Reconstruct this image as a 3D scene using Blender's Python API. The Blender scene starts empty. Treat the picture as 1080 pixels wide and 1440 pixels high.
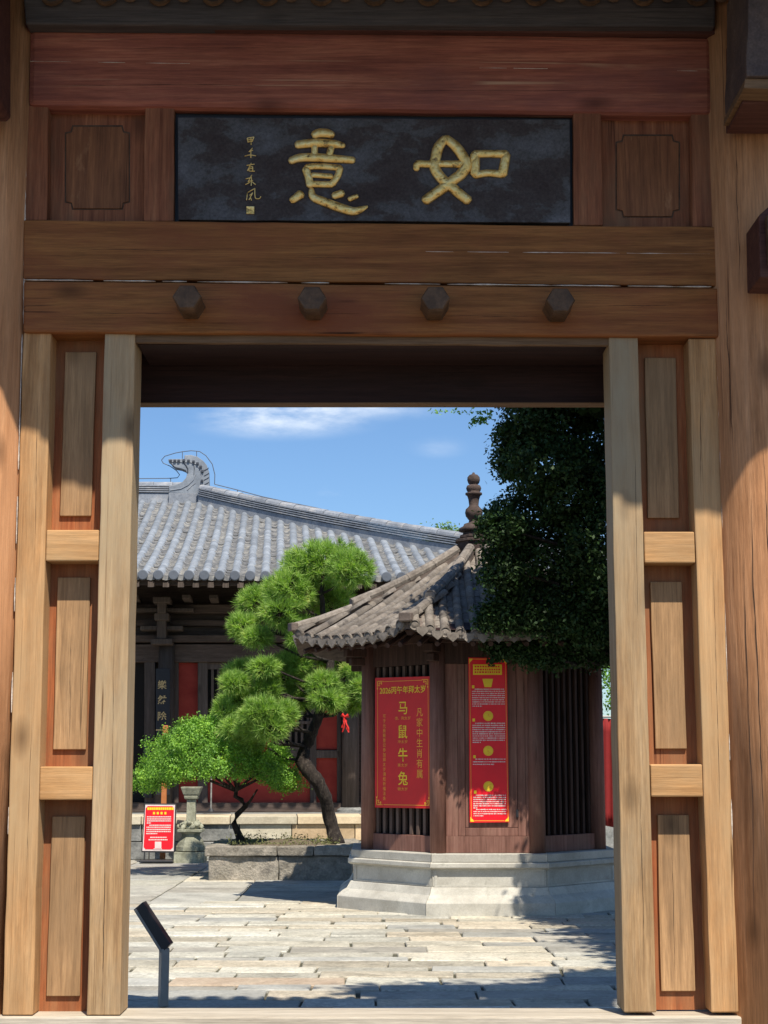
import bpy, math, random
import numpy as np
from mathutils import Vector, Matrix
random.seed(7)
rng = np.random.default_rng(11)
sc = bpy.context.scene
R = math.radians

# ------------------------------------------------------------------ camera, sky, sun, exposure
FPX = 2160.0
PITCH = math.atan((1066 - 720) / FPX)
CAM = Vector((0.0, -6.8, 1.6))
cam_d = bpy.data.cameras.new('camera')
cam = bpy.data.objects.new('camera', cam_d)
sc.collection.objects.link(cam)
cam.location = CAM
cam.rotation_euler = (R(90) + PITCH, 0, 0)
cam_d.sensor_fit = 'HORIZONTAL'; cam_d.sensor_width = 36; cam_d.lens = 36 * FPX / 1080
cam_d.clip_end = 600
sc.camera = cam

SUN_EL, SUN_AZ = 57.0, 22.0                      # az: degrees to the right of straight behind the camera
sun_dir = Vector((math.sin(R(SUN_AZ)) * math.cos(R(SUN_EL)), -math.cos(R(SUN_AZ)) * math.cos(R(SUN_EL)), math.sin(R(SUN_EL))))
sun_d = bpy.data.lights.new('sun', 'SUN'); sun_d.energy = 5.0; sun_d.angle = R(0.53); sun_d.color = (1, 0.92, 0.80)
sun = bpy.data.objects.new('sun', sun_d); sc.collection.objects.link(sun)
sun.rotation_euler = sun_dir.to_track_quat('Z', 'Y').to_euler()
sun.location = (4, -8, 14)

world = bpy.data.worlds.new('World'); sc.world = world; world.use_nodes = True
wt = world.node_tree; wn = wt.nodes; wl = wt.links
for n in list(wn): wn.remove(n)
wo = wn.new('ShaderNodeOutputWorld'); wb = wn.new('ShaderNodeBackground'); wb.inputs['Strength'].default_value = 0.078
sky = wn.new('ShaderNodeTexSky'); sky.sky_type = 'NISHITA'; sky.sun_disc = False
sky.sun_elevation = R(SUN_EL); sky.sun_rotation = R(180 - SUN_AZ)
sky.air_density = 1.0; sky.dust_density = 0.4; sky.ozone_density = 2.0
tc = wn.new('ShaderNodeTexCoord'); sep = wn.new('ShaderNodeSeparateXYZ'); wl.new(tc.outputs['Generated'], sep.inputs[0])
def wmath(op, a, b=None, c=None):
    n = wn.new('ShaderNodeMath'); n.operation = op
    for i, x in enumerate((a, b, c)):
        if x is None: continue
        if isinstance(x, (int, float)): n.inputs[i].default_value = x
        else: wl.new(x, n.inputs[i])
    return n.outputs[0]
# wispy clouds on a high flat layer: direction divided by its height
zc = wmath('MAXIMUM', sep.outputs['Z'], 0.03)
comb = wn.new('ShaderNodeCombineXYZ')
wl.new(wmath('DIVIDE', sep.outputs['X'], zc), comb.inputs['X']); wl.new(wmath('DIVIDE', sep.outputs['Y'], zc), comb.inputs['Y'])
mp = wn.new('ShaderNodeMapping'); mp.inputs['Scale'].default_value = (0.9, 0.7, 1); mp.inputs['Location'].default_value = (0.35, 2.1, 0)
wl.new(comb.outputs[0], mp.inputs[0])
nz = wn.new('ShaderNodeTexNoise'); nz.inputs['Scale'].default_value = 1.3; nz.inputs['Detail'].default_value = 9; nz.inputs['Roughness'].default_value = 0.58
nz.inputs['Distortion'].default_value = 0.5
wl.new(mp.outputs[0], nz.inputs[0])
def wramp(v, a, b, hi=1.0):
    m = wn.new('ShaderNodeMapRange'); m.interpolation_type = 'SMOOTHSTEP'; m.clamp = True
    m.inputs[1].default_value = a; m.inputs[2].default_value = b; m.inputs[4].default_value = hi
    wl.new(v, m.inputs[0]); return m.outputs[0]
general = wramp(nz.outputs['Fac'], 0.66, 0.9, 0.35)
# one drifting cirrus bank over the hall roof (placed by compass direction and height above the horizon)
def bank(ax, el, wx, we, amount):
    yq = wmath('MAXIMUM', sep.outputs['Y'], 0.05)
    a = wmath('DIVIDE', wmath('SUBTRACT', wmath('DIVIDE', sep.outputs['X'], yq), ax), wx)
    e = wmath('DIVIDE', wmath('SUBTRACT', wmath('DIVIDE', sep.outputs['Z'], yq), el), we)
    d = wmath('SQRT', wmath('ADD', wmath('MULTIPLY', a, a), wmath('MULTIPLY', e, e)))
    m = wn.new('ShaderNodeMapRange'); m.interpolation_type = 'SMOOTHSTEP'
    m.inputs[1].default_value = 1.0; m.inputs[2].default_value = 0.0; m.inputs[3].default_value = 0; m.inputs[4].default_value = amount
    wl.new(d, m.inputs[0]); return m.outputs[0]
nz2 = wn.new('ShaderNodeTexNoise'); nz2.inputs['Scale'].default_value = 9; nz2.inputs['Detail'].default_value = 8; nz2.inputs['Roughness'].default_value = 0.6
mp2 = wn.new('ShaderNodeMapping'); mp2.inputs['Scale'].default_value = (1, 1, 3.2); wl.new(tc.outputs['Generated'], mp2.inputs[0]); wl.new(mp2.outputs[0], nz2.inputs[0])
wisp = wramp(nz2.outputs['Fac'], 0.33, 0.72)
banks = wmath('ADD', bank(-0.070, 0.226, 0.085, 0.020, 1.5), bank(0.036, 0.204, 0.025, 0.010, 0.22))
banks = wmath('ADD', banks, bank(-0.02, 0.232, 0.09, 0.014, 0.8))
cl = wmath('MINIMUM', wmath('ADD', wmath('MULTIPLY', banks, wisp), general), 0.95)
tint = wn.new('ShaderNodeMix'); tint.data_type = 'RGBA'; tint.blend_type = 'MULTIPLY'; tint.inputs[0].default_value = 1.0
wl.new(sky.outputs[0], tint.inputs[6]); tint.inputs[7].default_value = (0.86, 1.07, 1.30, 1)
mixc = wn.new('ShaderNodeMix'); mixc.data_type = 'RGBA'
wl.new(cl, mixc.inputs[0]); wl.new(tint.outputs[2], mixc.inputs[6]); mixc.inputs[7].default_value = (10.0, 10.6, 11.2, 1)
wl.new(mixc.outputs[2], wb.inputs['Color']); wl.new(wb.outputs[0], wo.inputs[0])

sc.view_settings.view_transform = 'Standard'; sc.view_settings.look = 'None'
sc.view_settings.exposure = 0.48; sc.view_settings.gamma = 1; sc.view_settings.use_curve_mapping = False
sc.render.engine = 'CYCLES'
sc.cycles.max_bounces = 6; sc.cycles.diffuse_bounces = 4; sc.cycles.transparent_max_bounces = 8

# ------------------------------------------------------------------ measuring helpers (survey of the place)
_f = Vector((0, math.cos(PITCH), math.sin(PITCH))); _u = Vector((0, -math.sin(PITCH), math.cos(PITCH))); _r = Vector((1, 0, 0))
def ray(px, py): return _f + _r * ((px - 540) / FPX) - _u * ((py - 720) / FPX)
def at(px, py, Y):
    d = ray(px, py); return CAM + d * ((Y - CAM.y) / d.y)
def on_plane(px, py, p, n):
    d = ray(px, py); return CAM + d * ((Vector(p) - CAM).dot(n) / d.dot(n))
def ground(px, py, z=0.0):
    d = ray(px, py); return CAM + d * ((z - CAM.z) / d.z)

# ------------------------------------------------------------------ materials
def ramp(nt, src, stops):
    r = nt.nodes.new('ShaderNodeValToRGB'); e = r.color_ramp.elements
    while len(e) < len(stops): e.new(0.5)
    for i, (p, c) in enumerate(stops):
        e[i].position = p; e[i].color = (*c, 1)
    nt.links.new(src, r.inputs[0]); return r.outputs[0]
def material(name, stops, scale=6.0, stretch=(1, 1, 1), rough=0.8, bump=0.25, dist=0.01, fine=None, cracks=None, vary=0.12, spec=0.3,
             metal=0.0, stain=None, detail=6, hue=0.0, coat=0.0, knots=None):
    """stops: colour ramp over a stretched noise; fine: (scale, amount) second noise; cracks: (scale, threshold, colour); stain: (scale, lo, hi, colour)"""
    m = bpy.data.materials.new(name); m.use_nodes = True
    nt = m.node_tree; N = nt.nodes; L = nt.links; b = N['Principled BSDF']
    co = N.new('ShaderNodeTexCoord'); oi = N.new('ShaderNodeObjectInfo')
    vm = N.new('ShaderNodeVectorMath'); vm.operation = 'MULTIPLY_ADD'
    cmb = N.new('ShaderNodeCombineXYZ')
    for i in range(3):
        mm = N.new('ShaderNodeMath'); mm.operation = 'MULTIPLY'; mm.inputs[1].default_value = (17.3, 31.7, 23.1)[i]
        L.new(oi.outputs['Random'], mm.inputs[0]); L.new(mm.outputs[0], cmb.inputs[i])
    L.new(co.outputs['Object'], vm.inputs[0]); vm.inputs[1].default_value = stretch; L.new(cmb.outputs[0], vm.inputs[2])
    n1 = N.new('ShaderNodeTexNoise'); n1.inputs['Scale'].default_value = scale; n1.inputs['Detail'].default_value = detail; n1.inputs['Roughness'].default_value = 0.62
    n1.inputs['Distortion'].default_value = 0.25
    L.new(vm.outputs[0], n1.inputs['Vector'])
    h = n1.outputs['Fac']
    col = ramp(nt, h, stops)
    def mix(a, b_, f, mode='MIX'):
        x = N.new('ShaderNodeMix'); x.data_type = 'RGBA'; x.blend_type = mode
        for sock, v in ((x.inputs[0], f), (x.inputs[6], a), (x.inputs[7], b_)):
            if isinstance(v, (int, float)): sock.default_value = v
            elif isinstance(v, tuple): sock.default_value = (*v, 1)
            else: L.new(v, sock)
        return x.outputs[2]
    def mrange(v, a, b_, c=0.0, d=1.0):
        x = N.new('ShaderNodeMapRange'); x.inputs[1].default_value = a; x.inputs[2].default_value = b_; x.inputs[3].default_value = c; x.inputs[4].default_value = d
        L.new(v, x.inputs[0]); return x.outputs[0]
    vo = N.new('ShaderNodeVectorMath'); vo.operation = 'ADD'; L.new(co.outputs['Object'], vo.inputs[0]); L.new(cmb.outputs[0], vo.inputs[1])
    if fine:
        n2 = N.new('ShaderNodeTexNoise'); n2.inputs['Scale'].default_value = fine[0]; n2.inputs['Detail'].default_value = 5; n2.inputs['Roughness'].default_value = 0.7
        L.new((vm if len(fine) < 3 else vo).outputs[0], n2.inputs['Vector'])
        g = mrange(n2.outputs['Fac'], 0.3, 0.7, 1 - fine[1], 1 + fine[1])
        gg = N.new('ShaderNodeCombineColor')
        for i in range(3): L.new(g, gg.inputs[i])
        col = mix(col, gg.outputs[0], 1.0, 'MULTIPLY')
        a = N.new('ShaderNodeMath'); a.operation = 'ADD'; L.new(h, a.inputs[0])
        q = N.new('ShaderNodeMath'); q.operation = 'MULTIPLY'; q.inputs[1].default_value = 0.6; L.new(n2.outputs['Fac'], q.inputs[0]); L.new(q.outputs[0], a.inputs[1]); h = a.outputs[0]
    if stain:
        n3 = N.new('ShaderNodeTexNoise'); n3.inputs['Scale'].default_value = stain[0]; n3.inputs['Detail'].default_value = 7; n3.inputs['Roughness'].default_value = 0.65
        v3 = N.new('ShaderNodeVectorMath'); v3.operation = 'MULTIPLY'; L.new(vo.outputs[0], v3.inputs[0]); v3.inputs[1].default_value = tuple(0.4 if q < 0.3 else 1.0 for q in stretch)
        L.new(v3.outputs[0], n3.inputs['Vector'])
        if min(stretch) < 0.3:
            n6 = N.new('ShaderNodeTexNoise'); n6.inputs['Scale'].default_value = 2.6; n6.inputs['Detail'].default_value = 9; n6.inputs['Roughness'].default_value = 0.68; L.new(v3.outputs[0], n6.inputs['Vector'])
            g6 = mrange(n6.outputs['Fac'], 0.3, 0.68, 0.68, 1.12); c6 = N.new('ShaderNodeCombineColor')
            for i in range(3): L.new(g6, c6.inputs[i])
            col = mix(col, c6.outputs[0], 1.0, 'MULTIPLY')
        col = mix(col, stain[3], mrange(n3.outputs['Fac'], stain[1], stain[2]))
    if cracks:
        n4 = N.new('ShaderNodeTexNoise'); n4.inputs['Scale'].default_value = cracks[0]; n4.inputs['Detail'].default_value = 2
        v4 = N.new('ShaderNodeVectorMath'); v4.operation = 'MULTIPLY'; L.new(vm.outputs[0], v4.inputs[0])
        v4.inputs[1].default_value = tuple(0.12 if q < 0.3 else 1.0 for q in stretch); n4.inputs['Detail'].default_value = 0.6
        L.new(v4.outputs[0], n4.inputs['Vector'])
        s = N.new('ShaderNodeMath'); s.operation = 'SUBTRACT'; s.inputs[1].default_value = 0.5; L.new(n4.outputs['Fac'], s.inputs[0])
        ab = N.new('ShaderNodeMath'); ab.operation = 'ABSOLUTE'; L.new(s.outputs[0], ab.inputs[0])
        cf = mrange(ab.outputs[0], 0.0, cracks[1], 1.0, 0.0)
        n5 = N.new('ShaderNodeTexNoise'); n5.inputs['Scale'].default_value = 2.3; L.new(vo.outputs[0], n5.inputs['Vector'])
        mk = mrange(n5.outputs['Fac'], 0.5, 0.62); pr = N.new('ShaderNodeMath'); pr.operation = 'MULTIPLY'; L.new(cf, pr.inputs[0]); L.new(mk, pr.inputs[1])
        col = mix(col, cracks[2], pr.outputs[0])
    if knots:
        vk = N.new('ShaderNodeVectorMath'); vk.operation = 'MULTIPLY'; L.new(vo.outputs[0], vk.inputs[0]); vk.inputs[1].default_value = tuple(0.45 if q < 0.3 else 1.0 for q in stretch)
        vr = N.new('ShaderNodeTexVoronoi'); vr.inputs['Scale'].default_value = knots[0]; L.new(vk.outputs[0], vr.inputs['Vector'])
        col = mix(col, knots[2], mrange(vr.outputs['Distance'], 0.0, knots[1], 0.85, 0.0))
    if vary or hue:
        hs = N.new('ShaderNodeHueSaturation'); L.new(col, hs.inputs['Color'])
        L.new(mrange(oi.outputs['Random'], 0, 1, 1 - vary, 1 + vary), hs.inputs['Value'])
        if hue:
            w = N.new('ShaderNodeTexWhiteNoise'); w.noise_dimensions = '1D'; L.new(oi.outputs['Random'], w.inputs['W'])
            L.new(mrange(w.outputs['Value'], 0, 1, 0.5 - hue, 0.5 + hue), hs.inputs['Hue']); L.new(mrange(w.outputs['Value'], 0, 1, 1.3, 0.6), hs.inputs['Saturation'])
        col = hs.outputs[0]
    L.new(col, b.inputs['Base Color'])
    b.inputs['Roughness'].default_value = rough; b.inputs['Metallic'].default_value = metal
    b.inputs['Specular IOR Level'].default_value = spec
    if coat: b.inputs['Coat Weight'].default_value = coat; b.inputs['Coat Roughness'].default_value = 0.15
    bm_ = N.new('ShaderNodeBump'); bm_.inputs['Strength'].default_value = bump; bm_.inputs['Distance'].default_value = dist
    L.new(h, bm_.inputs['Height']); L.new(bm_.outputs[0], b.inputs['Normal'])
    return m
def plain(name, c, rough=0.6, metal=0.0, spec=0.4, vary=0.05, n=12):
    d = tuple(x * 0.82 for x in c)
    return material(name, [(0.3, d), (0.7, c)], scale=n, rough=rough, metal=metal, spec=spec, vary=vary, bump=0.08)
V = (1, 1, 0.05); Hh = (0.05, 1, 1)
def wood(name, dark, mid, light, grain, **k):
    st = V if grain == 'v' else Hh
    a = dict(scale=26, stretch=st, rough=0.75, bump=0.35, dist=0.005, fine=(130, 0.27), knots=(3.4, 0.17, tuple(x * 0.3 for x in dark)), cracks=(16, 0.006, tuple(x * 0.45 for x in dark)), vary=0.10, spec=0.25)
    a.update(k)
    return material(name, [(0.28, dark), (0.5, mid), (0.72, light)], **a)
M = {}
M['stile'] = wood('bleached_stile_wood', (0.3, 0.144, 0.0524), (0.449, 0.235, 0.0935), (0.56, 0.325, 0.149), 'v', stain=(1.6, 0.40, 0.66, (0.411, 0.275, 0.142)))
M['stile2'] = wood('grey_stile_wood', (0.256, 0.143, 0.0646), (0.383, 0.238, 0.114), (0.478, 0.327, 0.183), 'v', stain=(1.6, 0.40, 0.66, (0.35, 0.278, 0.175)))
M['rail'] = wood('bleached_rail_wood', (0.335, 0.166, 0.0598), (0.475, 0.253, 0.0987), (0.567, 0.321, 0.142), 'h', stain=(2.5, 0.45, 0.75, (0.464, 0.302, 0.15)))
M['beam'] = wood('brown_beam_wood', (0.166, 0.0573, 0.0158), (0.306, 0.12, 0.0347), (0.422, 0.177, 0.0521), 'h', stain=(2.6, 0.44, 0.66, (0.217, 0.0661, 0.0257)), dist=0.01, cracks=(13, 0.014, (0.0384, 0.0132, 0.00494)))
M['lintel'] = wood('red_lintel_wood', (0.186, 0.0532, 0.0366), (0.305, 0.0972, 0.059), (0.412, 0.155, 0.0918), 'h', stain=(1.7, 0.45, 0.7, (0.172, 0.062, 0.056)), cracks=(9, 0.01, (0.437, 0.248, 0.152)))
M['recess'] = wood('red_recess_wood', (0.218, 0.0576, 0.0198), (0.339, 0.107, 0.0365), (0.417, 0.169, 0.0675), 'v', stain=(3, 0.42, 0.70, (0.239, 0.12, 0.0563)))
M['field'] = wood('worn_panel_wood', (0.225, 0.131, 0.0633), (0.363, 0.215, 0.103), (0.463, 0.284, 0.143), 'v', stain=(2.3, 0.45, 0.75, (0.274, 0.174, 0.0907)))
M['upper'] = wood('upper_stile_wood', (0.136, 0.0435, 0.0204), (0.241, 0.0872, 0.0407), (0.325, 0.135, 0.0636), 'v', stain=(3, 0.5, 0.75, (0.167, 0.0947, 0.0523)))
M['ucarve'] = wood('upper_panel_wood', (0.151, 0.0581, 0.0274), (0.252, 0.103, 0.0457), (0.34, 0.143, 0.0609), 'v', stain=(9, 0.6, 0.72, (0.379, 0.197, 0.0975)))
M['column'] = wood('column_wood', (0.322, 0.14, 0.0569), (0.47, 0.224, 0.0996), (0.6, 0.311, 0.153), 'v', cracks=(9, 0.008, (0.103, 0.0411, 0.0189)), stain=(1.2, 0.45, 0.75, (0.498, 0.258, 0.128)), dist=0.012)
M['darkbeam'] = wood('black_beam_wood', (0.0455, 0.0403, 0.0399), (0.078, 0.069, 0.0683), (0.117, 0.0978, 0.0893), 'h')
M['darkred'] = wood('dark_red_wood', (0.06, 0.022, 0.018), (0.09, 0.035, 0.026), (0.12, 0.05, 0.036), 'h')
M['olive'] = wood('head_strip_wood', (0.115, 0.0646, 0.032), (0.182, 0.106, 0.0544), (0.24, 0.144, 0.0768), 'h')
M['sill'] = wood('grey_sill_wood', (0.297, 0.253, 0.192), (0.407, 0.356, 0.276), (0.495, 0.437, 0.348), 'h')
M['pin'] = material('dark_pin_wood', [(0.3, (0.0527, 0.0294, 0.0158)), (0.7, (0.129, 0.0714, 0.0366))], scale=18, fine=(60, 0.2), rough=0.6, bump=0.4)
M['bracket'] = material('speckled_bracket_wood', [(0.3, (0.06, 0.045, 0.045)), (0.6, (0.12, 0.085, 0.07)), (0.72, (0.2, 0.15, 0.12))], scale=6, fine=(90, 0.3), rough=0.7, bump=0.5, stain=(30, 0.66, 0.72, (0.4, 0.34, 0.28)))
M['filler'] = material('pale_filler', [(0.3, (0.42, 0.32, 0.24)), (0.7, (0.75, 0.66, 0.56))], scale=40, bump=0.5)
M['board'] = material('blue_black_board', [(0.36, (0.05, 0.038, 0.036)), (0.48, (0.062, 0.052, 0.05)), (0.51, (0.078, 0.075, 0.076)), (0.62, (0.10, 0.10, 0.107)), (0.78, (0.15, 0.15, 0.165))], scale=4.5, fine=(90, 0.35, 1), rough=0.75, bump=0.25, detail=14, vary=0, stretch=(0.8, 1, 1.3), spec=0.15)
M['board_edge'] = plain('board_edge_wood', (0.012, 0.012, 0.016), 0.5)
M['gold'] = material('worn_gold_leaf', [(0.30, (0.10, 0.07, 0.04)), (0.37, (0.50, 0.30, 0.09)), (0.45, (0.95, 0.60, 0.17)), (0.7, (0.98, 0.76, 0.34))], scale=30, rough=0.36, metal=0.65, spec=0.5, bump=0.7, vary=0.05, detail=9)
M['stone'] = material('pale_pavilion_stone', [(0.3, (0.335, 0.316, 0.27)), (0.6, (0.484, 0.465, 0.405)), (0.8, (0.558, 0.539, 0.468))], scale=3, fine=(60, 0.12, 1), rough=0.9, bump=0.35, stain=(6, 0.58, 0.8, (0.233, 0.223, 0.18)), vary=0.06)
M['paver'] = material('courtyard_paving_stone', [(0.25, (0.303, 0.279, 0.216)), (0.5, (0.444, 0.415, 0.327)), (0.75, (0.568, 0.528, 0.423))], scale=3.2, stretch=(0.9, 1.2, 1), fine=(30, 0.30, 1), rough=0.85, bump=0.9, dist=0.02, stain=(5, 0.57, 0.75, (0.189, 0.184, 0.156)), vary=0.2, hue=0.02)
M['paver2'] = material('pink_paving_stone', [(0.25, (0.292, 0.215, 0.152)), (0.5, (0.404, 0.318, 0.232)), (0.75, (0.473, 0.404, 0.304))], scale=3, fine=(26, 0.22, 1), rough=0.85, bump=0.9, dist=0.02, vary=0.15)
M['paver3'] = material('grey_paving_slab', [(0.25, (0.241, 0.233, 0.201)), (0.5, (0.347, 0.336, 0.288)), (0.75, (0.452, 0.437, 0.374))], scale=2.5, fine=(30, 0.2, 1), rough=0.85, bump=0.7, dist=0.02, stain=(4, 0.55, 0.75, (0.193, 0.194, 0.173)), vary=0.16, hue=0.02)
M['earth'] = material('joint_earth', [(0.3, (0.049, 0.0525, 0.035)), (0.7, (0.112, 0.105, 0.077))], scale=12, rough=0.95)
M['outer'] = material('outer_ground', [(0.3, (0.12, 0.10, 0.08)), (0.7, (0.18, 0.155, 0.125))], scale=1.5, rough=0.95, bump=0.5)
M['pav_wood'] = wood('plum_brown_wood', (0.135, 0.0614, 0.0437), (0.203, 0.0969, 0.0722), (0.283, 0.148, 0.113), 'v', vary=0.06, stain=(3, 0.5, 0.8, (0.234, 0.139, 0.101)), fine=(130, 0.15), knots=(2, 0.02, (0.123, 0.0595, 0.042)))
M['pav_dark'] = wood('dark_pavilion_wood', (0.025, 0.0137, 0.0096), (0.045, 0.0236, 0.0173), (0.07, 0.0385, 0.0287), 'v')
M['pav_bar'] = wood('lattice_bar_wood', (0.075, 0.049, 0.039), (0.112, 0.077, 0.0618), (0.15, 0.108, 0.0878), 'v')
M['shade_wood'] = wood('shade_darkened_wood', (0.02, 0.009, 0.008), (0.03, 0.014, 0.012), (0.045, 0.02, 0.016), 'h')  # darker copy of the dark red wood, shade put into its colour
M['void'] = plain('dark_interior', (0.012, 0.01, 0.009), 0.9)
M['tile_b'] = material('brown_grey_tile', [(0.28, (0.101, 0.084, 0.07)), (0.5, (0.203, 0.176, 0.148)), (0.7, (0.312, 0.28, 0.239))], scale=5, fine=(45, 0.2, 1), rough=0.9, bump=0.6, stain=(5, 0.50, 0.68, (0.0702, 0.06, 0.0535)), vary=0.2)
M['tile_bd'] = material('dark_weathered_tile', [(0.28, (0.0675, 0.0525, 0.045)), (0.7, (0.18, 0.143, 0.12))], scale=7, fine=(45, 0.2, 1), rough=0.9, bump=0.7, vary=0.15)
M['finial'] = material('dark_finial_stone', [(0.3, (0.0392, 0.0272, 0.0229)), (0.7, (0.106, 0.0762, 0.0653))], scale=14, fine=(60, 0.2, 1), rough=0.9, bump=0.6)
M['tile_g'] = material('blue_grey_tile', [(0.28, (0.146, 0.164, 0.188)), (0.5, (0.202, 0.228, 0.261)), (0.72, (0.284, 0.306, 0.33))], scale=3.5, fine=(30, 0.12, 1), rough=0.8, bump=0.4, stain=(3, 0.66, 0.75, (0.43, 0.379, 0.299)), vary=0.13)
M['tile_pan'] = material('mossy_pan_tile', [(0.28, (0.11, 0.114, 0.122)), (0.5, (0.202, 0.204, 0.204)), (0.7, (0.386, 0.37, 0.326))], scale=5, fine=(14, 0.3, 1), rough=0.9, bump=0.5)
M['tile_pd'] = plain('dark_tile_gap', (0.07, 0.07, 0.07), 0.95)
M['ridge'] = material('grey_ridge_tile', [(0.28, (0.15, 0.165, 0.19)), (0.5, (0.22, 0.24, 0.27)), (0.72, (0.36, 0.35, 0.34))], scale=2.5, fine=(20, 0.2, 1), rough=0.85, bump=0.5)
M['disc'] = plain('dark_eave_disc', (0.11, 0.125, 0.15), 0.85)
M['groove'] = plain('ridge_groove', (0.05, 0.058, 0.075), 0.9)
M['hall_wood'] = wood('grey_brown_hall_wood', (0.055, 0.042, 0.036), (0.085, 0.066, 0.056), (0.125, 0.098, 0.084), 'v')
M['hall_beam'] = wood('hall_beam_wood', (0.05, 0.036, 0.03), (0.08, 0.058, 0.048), (0.12, 0.09, 0.075), 'h')
M['red_wall'] = material('red_wall_paint', [(0.3, (0.27, 0.03, 0.022)), (0.7, (0.36, 0.05, 0.035))], scale=4, rough=0.85, bump=0.1)
M['plat_y'] = material('yellow_platform_stone', [(0.3, (0.42, 0.34, 0.22)), (0.7, (0.6, 0.5, 0.34))], scale=4, fine=(30, 0.15, 1), rough=0.9, bump=0.5, vary=0.18, hue=0.02)
M['plat_g'] = material('grey_platform_stone', [(0.3, (0.12, 0.125, 0.12)), (0.7, (0.3, 0.3, 0.28))], scale=6, fine=(30, 0.25, 1), rough=0.9, bump=0.7, vary=0.15)
M['planter'] = material('rough_planter_stone', [(0.28, (0.16, 0.14, 0.11)), (0.5, (0.27, 0.245, 0.20)), (0.72, (0.42, 0.37, 0.30))], scale=6, fine=(35, 0.25, 1), rough=0.95, bump=1.0, dist=0.03, vary=0.14, stain=(3, 0.55, 0.7, (0.12, 0.11, 0.095)))
M['soil'] = material('dry_soil', [(0.3, (0.08, 0.062, 0.04)), (0.7, (0.2, 0.16, 0.11))], scale=20, rough=1, bump=1)
M['lampstone'] = material('mossy_lamp_stone', [(0.3, (0.17, 0.17, 0.12)), (0.7, (0.36, 0.36, 0.27))], scale=9, fine=(50, 0.2, 1), rough=0.9, bump=0.7)
M['red'] = plain('red_poster_print', (0.656, 0.0158, 0.0176), 0.45, vary=0, n=3)
M['redlit'] = plain('sunlit_red_print', (0.864, 0.0104, 0.024), 0.35, vary=0, n=3)  # brighter copy of the red, sunlight put into the print colour
M['yellow'] = plain('yellow_print', (0.97, 0.68, 0.03), 0.5, vary=0, n=2)
M['orange'] = plain('orange_print', (0.92, 0.42, 0.04), 0.5, vary=0, n=2)
M['white'] = plain('white_print', (0.78, 0.66, 0.62), 0.5, vary=0)
M['paper'] = plain('white_paper', (0.75, 0.75, 0.8), 0.5, vary=0)
M['black'] = plain('black_metal', (0.03, 0.03, 0.033), 0.4, spec=0.5)
M['greymetal'] = plain('grey_post_metal', (0.30, 0.28, 0.26), 0.45, metal=0.3)
M['cable'] = plain('lightning_cable_metal', (0.12, 0.13, 0.15), 0.5)
M['orangewood'] = plain('orange_post_wood', (0.5, 0.17, 0.05), 0.6)
M['ribbon'] = plain('red_ribbon_cloth', (0.6, 0.02, 0.015), 0.7)
M['darkcloth'] = plain('dark_red_cloth', (0.22, 0.012, 0.012), 0.85)
M['bark'] = material('dark_pine_bark', [(0.3, (0.016, 0.012, 0.01)), (0.55, (0.04, 0.031, 0.025)), (0.75, (0.11, 0.09, 0.07))], scale=26, stretch=(1, 1, 0.35), fine=(70, 0.3), rough=0.95, bump=1.0, dist=0.03)  # darkened overall, the pine trunk's shade put into the bark colour
M['goldchar'] = plain('gold_ink', (0.55, 0.4, 0.18), 0.5, vary=0)

def leaf_mat(name, stops, trans=0.35, rough=0.5, spec=0.3, tcol=None):
    m = bpy.data.materials.new(name); m.use_nodes = True; nt = m.node_tree; N = nt.nodes; L = nt.links
    b = N['Principled BSDF']; g = N.new('ShaderNodeNewGeometry'); out = N['Material Output']
    co = N.new('ShaderNodeTexCoord'); n1 = N.new('ShaderNodeTexNoise'); n1.inputs['Scale'].default_value = 3.5; n1.inputs['Detail'].default_value = 4
    L.new(co.outputs['Object'], n1.inputs['Vector'])
    a = N.new('ShaderNodeMath'); a.operation = 'MULTIPLY_ADD'; L.new(g.outputs['Random Per Island'], a.inputs[0]); a.inputs[1].default_value = 0.5
    q = N.new('ShaderNodeMath'); q.operation = 'MULTIPLY_ADD'; L.new(n1.outputs['Fac'], q.inputs[0]); q.inputs[1].default_value = 1.2; q.inputs[2].default_value = -0.35
    L.new(q.outputs[0], a.inputs[2])
    c = ramp(nt, a.outputs[0], stops)
    L.new(c, b.inputs['Base Color']); b.inputs['Roughness'].default_value = rough; b.inputs['Specular IOR Level'].default_value = spec
    t = N.new('ShaderNodeBsdfTranslucent'); x = N.new('ShaderNodeMix'); x.data_type = 'RGBA'; x.blend_type = 'MULTIPLY'; x.inputs[0].default_value = 1
    L.new(c, x.inputs[6]); x.inputs[7].default_value = (*(tcol or (1.3, 1.5, 0.5)), 1); L.new(x.outputs[2], t.inputs['Color'])
    ms = N.new('ShaderNodeMixShader'); ms.inputs[0].default_value = trans
    L.new(b.outputs[0], ms.inputs[1]); L.new(t.outputs[0], ms.inputs[2]); L.new(ms.outputs[0], out.inputs['Surface'])
    return m
M['needle'] = leaf_mat('pine_needles', [(0.05, (0.0774, 0.142, 0.03)), (0.4, (0.22, 0.364, 0.08)), (0.75, (0.387, 0.54, 0.14)), (1.0, (0.49, 0.423, 0.16))], 0.35)
M['elm'] = leaf_mat('small_bright_leaves', [(0.1, (0.063, 0.148, 0.0266)), (0.5, (0.162, 0.326, 0.0466)), (0.8, (0.288, 0.504, 0.0665)), (1.0, (0.504, 0.622, 0.0665))], 0.32)
M['darkleaf'] = leaf_mat('dark_glossy_leaves', [(0.1, (0.015, 0.0308, 0.0088)), (0.6, (0.03, 0.063, 0.0176)), (0.92, (0.0438, 0.084, 0.022)), (1.0, (0.0688, 0.126, 0.033))], 0.15, 0.55, 0.2)
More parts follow.
